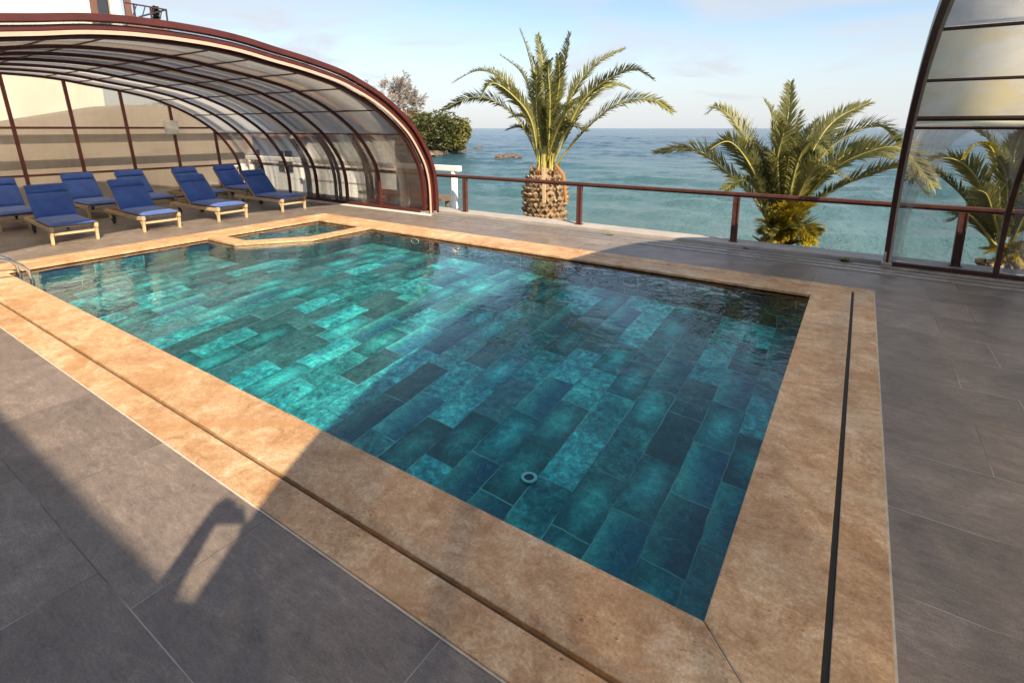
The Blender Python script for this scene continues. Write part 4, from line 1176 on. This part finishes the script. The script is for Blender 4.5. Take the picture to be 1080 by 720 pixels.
# hotel wing behind the left enclosure
hw = thing('hotel_wing', 'cream hotel building with brown window frames rising behind the left enclosure', 'building', (-24, 1.45, 0))
m = MB(); m.box((-2.5, -.5, 4.5), (5, 14.6, 9.0)); m.build('wall', 'hotel_wall', hw)
m = MB(); m.box((-2.4, -.5, 9.1), (6.2, 15.6, .22)); m.build('roof', 'fascia', hw)
m = MB(); m.box((.25, 1.0, 5.05), (.5, 11, .12)); m.build('canopy_edge', 'fascia', hw)
for k in range(3):
    m = MB(); m.box((.03, -5.5 + 3*k, 6.6), (.06, 1.3, 1.5)); f_ = m.build('window', 'window_dark', hw)
    m = MB(); m.box((.05, -5.5 + 3*k, 6.6), (.08, .06, 1.5)); m.build('frame', 'fascia', f_)
m = MB(); m.box((-.5, 7.1, 6.5), (1.0, .5, 5.0)); bay = m.build('window', 'window_dark', hw)
for y_ in (6.9, 8.0):
    m = MB(); m.box((.02, y_, 6.5), (.1, .22, 5.0)); m.build('frame', 'frame_brown', bay)
m = MB(); m.box((-.2, 7.62, 6.5), (.3, .34, 5.0)); m.build('curtain', 'curtain', bay)
# balcony
m = MB(); m.box((-1.2, 8.65, 5.75), (2.6, 1.5, .16)); bl = m.build('balcony', 'fascia', hw)
m = MB()
m.bar((.05, 7.9, 6.60), (.05, 9.35, 6.60), .05, .05); m.bar((.05, 9.35, 6.60), (-2.4, 9.35, 6.60), .05, .05)
for k in range(3): m.bar((.05, 8.2 + .57*k, 5.80), (.05, 8.2 + .57*k, 6.60), .05, .05)
for k in range(4): m.bar((.05, 8.0 + .32*k, 5.85), (.05, 8.3 + .3*k, 6.60), .03, .03)
m.build('balustrade', 'dark_brown_metal', bl)
# lower annex with a sloping grey roof just behind the end wall
an = thing('annex', 'low grey roofed annex behind the glazed end wall', 'building', (-19, 0, 0))
basic('annex_wall', (0.25, 0.215, 0.185), .85, 0, .25, 1)
m = MB(); m.box((-1.2, 4.0, .9), (2.4, 14, 1.8)); m.build('wall', 'annex_wall', an)
m = MB(); m.v = [(.3, 2.9, 1.75), (.3, 10.5, 1.75), (.3, 10.5, 2.62), (.3, 7.0, 2.62), (-2.6, 2.9, 1.75), (-2.6, 10.5, 1.75), (-2.6, 10.5, 2.62), (-2.6, 7.0, 2.62)]
m.f = [(0, 1, 2, 3), (7, 6, 5, 4), (0, 3, 7, 4), (3, 2, 6, 7), (2, 1, 5, 6), (1, 0, 4, 5)]; m.build('gable', 'annex_wall', an)
m = MB(); m.box((.35, 4.0, 1.22), (.14, 13, .13)); m.build('gutter', 'annex_wall', an)

# hotel front behind the camera (its eave throws the shade on the near deck)
hf = thing('hotel_building', 'brown stone hotel front with eave along the landward side of the terrace', 'building', (0, -2.2, 0))
EZ = 4.3; EY = 0.76 - SB * EZ + 2.2
m = MB(); m.box((1.0, -3.0, 2.1), (20, 5.2, 4.2)); m.build('wall', 'annex_wall', hf)
m = MB(); m.box((1.0, -3.0 + (EY - .0) / 2, EZ - .05), (20.6, 6.0 + EY, .10)); m.build('roof', 'fascia', hf)
for k in range(5):
    m = MB(); m.box((-6.5 + 3.4*k, -.39, 1.25), (1.6, .05, 2.2)); dd = m.build('door', 'window_dark', hf)
    for s_ in (-.83, 0, .83):
        m = MB(); m.box((-6.5 + 3.4*k + s_, -.36, 1.25), (.07, .06, 2.3)); m.build('frame', 'brown_metal', dd)

# ------------------------------------------------------------------ the photographer, whose shadow falls on the deck
def photographer():
    t = thing('person', 'person in dark clothes with both arms raised holding a camera over the deck', 'person')
    V = []; E = []; RD = []
    def add(p, r, par=None):
        V.append(Vector(p)); RD.append(r)
        if par is not None: E.append((par, len(V) - 1))
        return len(V) - 1
    f = Vector((-.55, .83, 0)).normalized(); l = Vector((-f.y, f.x, 0)); o = Vector((.02, -.37, 0))
    def P(fw, lf, z): q = o + f*fw + l*lf; return (q.x, q.y, z)
    pel = add(P(0, 0, .92), .15); wa = add(P(0, 0, 1.08), .135, pel); ch = add(P(.01, 0, 1.28), .155, wa); nk0 = add(P(0, 0, 1.43), .085, ch)
    nk = add(P(.01, 0, 1.50), .056, nk0); h0 = add(P(.03, 0, 1.58), .085, nk); h1 = add(P(.035, 0, 1.66), .098, h0); add(P(.02, 0, 1.73), .07, h1)
    for s in (1, -1):
        hp_ = add(P(0, s*.10, .86), .105, pel); kn = add(P(.03, s*.12, .49), .068, hp_); an_ = add(P(0, s*.13, .10), .045, kn)
        hl = add(P(.03, s*.135, .045), .042, an_); add(P(.17, s*.155, .035), .034, hl)
        sh = add(P(0, s*.17, 1.40), .075, ch)
        if s > 0: el = add((-.31, -.24, 1.62), .050, sh); wr = add((-.27, -.04, 1.90), .034, el); pm = add((-.205, -.04, 1.98), .036, wr)
        else: el = add((.34, -.22, 1.64), .050, sh); wr = add((.15, -.10, 1.88), .034, el); pm = add((.07, -.07, 1.96), .036, wr)
        c0 = Vector(V[pm]); dd_ = (Vector((-.07, -.055, 1.99)) - c0).normalized()
        for k, (ln, up) in enumerate(((.075, -.02), (.085, -.005), (.08, .012), (.06, .028))):
            fz = Vector((0, 0, up * 1.1)); a1 = add(c0 + dd_ * .035 + fz, .0095, pm); a2 = add(c0 + dd_ * (.04 + ln * .45) + fz + f * .022, .0088, a1); add(c0 + dd_ * (.04 + ln * .75) + fz + f * .012, .0075, a2)
        tb = add(c0 + dd_ * .02 - f * .03, .011, pm); add(c0 + dd_ * .055 - f * .035, .009, tb)
    me = bpy.data.meshes.new('body'); me.from_pydata([tuple(v) for v in V], E, []); me.update()
    ob = bpy.data.objects.new('body', me); C.objects.link(ob); ob.parent = t
    basic('dark_cloth', (0.05, 0.05, 0.06), .85); me.materials.append(MAT['dark_cloth'])
    sk = ob.modifiers.new('skin', 'SKIN'); sk.use_smooth_shade = True
    if not me.skin_vertices: me.skin_vertices.new()
    for i, sv in enumerate(me.skin_vertices[0].data): sv.radius = (RD[i], RD[i]); sv.use_root = (i == 0)
    ob.modifiers.new('sub', 'SUBSURF').levels = 1
    ob.modifiers['sub'].render_levels = 1
    m = MB(); c = Vector(P(.015, 0, 1.70))
    m.lathe([(.001, .085), (.06, .07), (.095, .02), (.1, -.03), (.085, -.07)], (c.x, c.y, c.z), 20); m.build('hair', 'hair', t, True)
    cm = thing('photo_camera', 'black camera held up in both hands of the person', 'camera')
    m = MB(); q = Vector((-.07, -.075, 1.99)); rot = Matrix((l, f, Vector((0, 0, 1)))).transposed()
    m.box(q, (.125, .05, .075), rot); m.box(q + Vector((0, 0, .055)), (.05, .045, .03), rot); m.build('camera_body', 'rubber', cm, bevel=.006)
    return t
photographer()
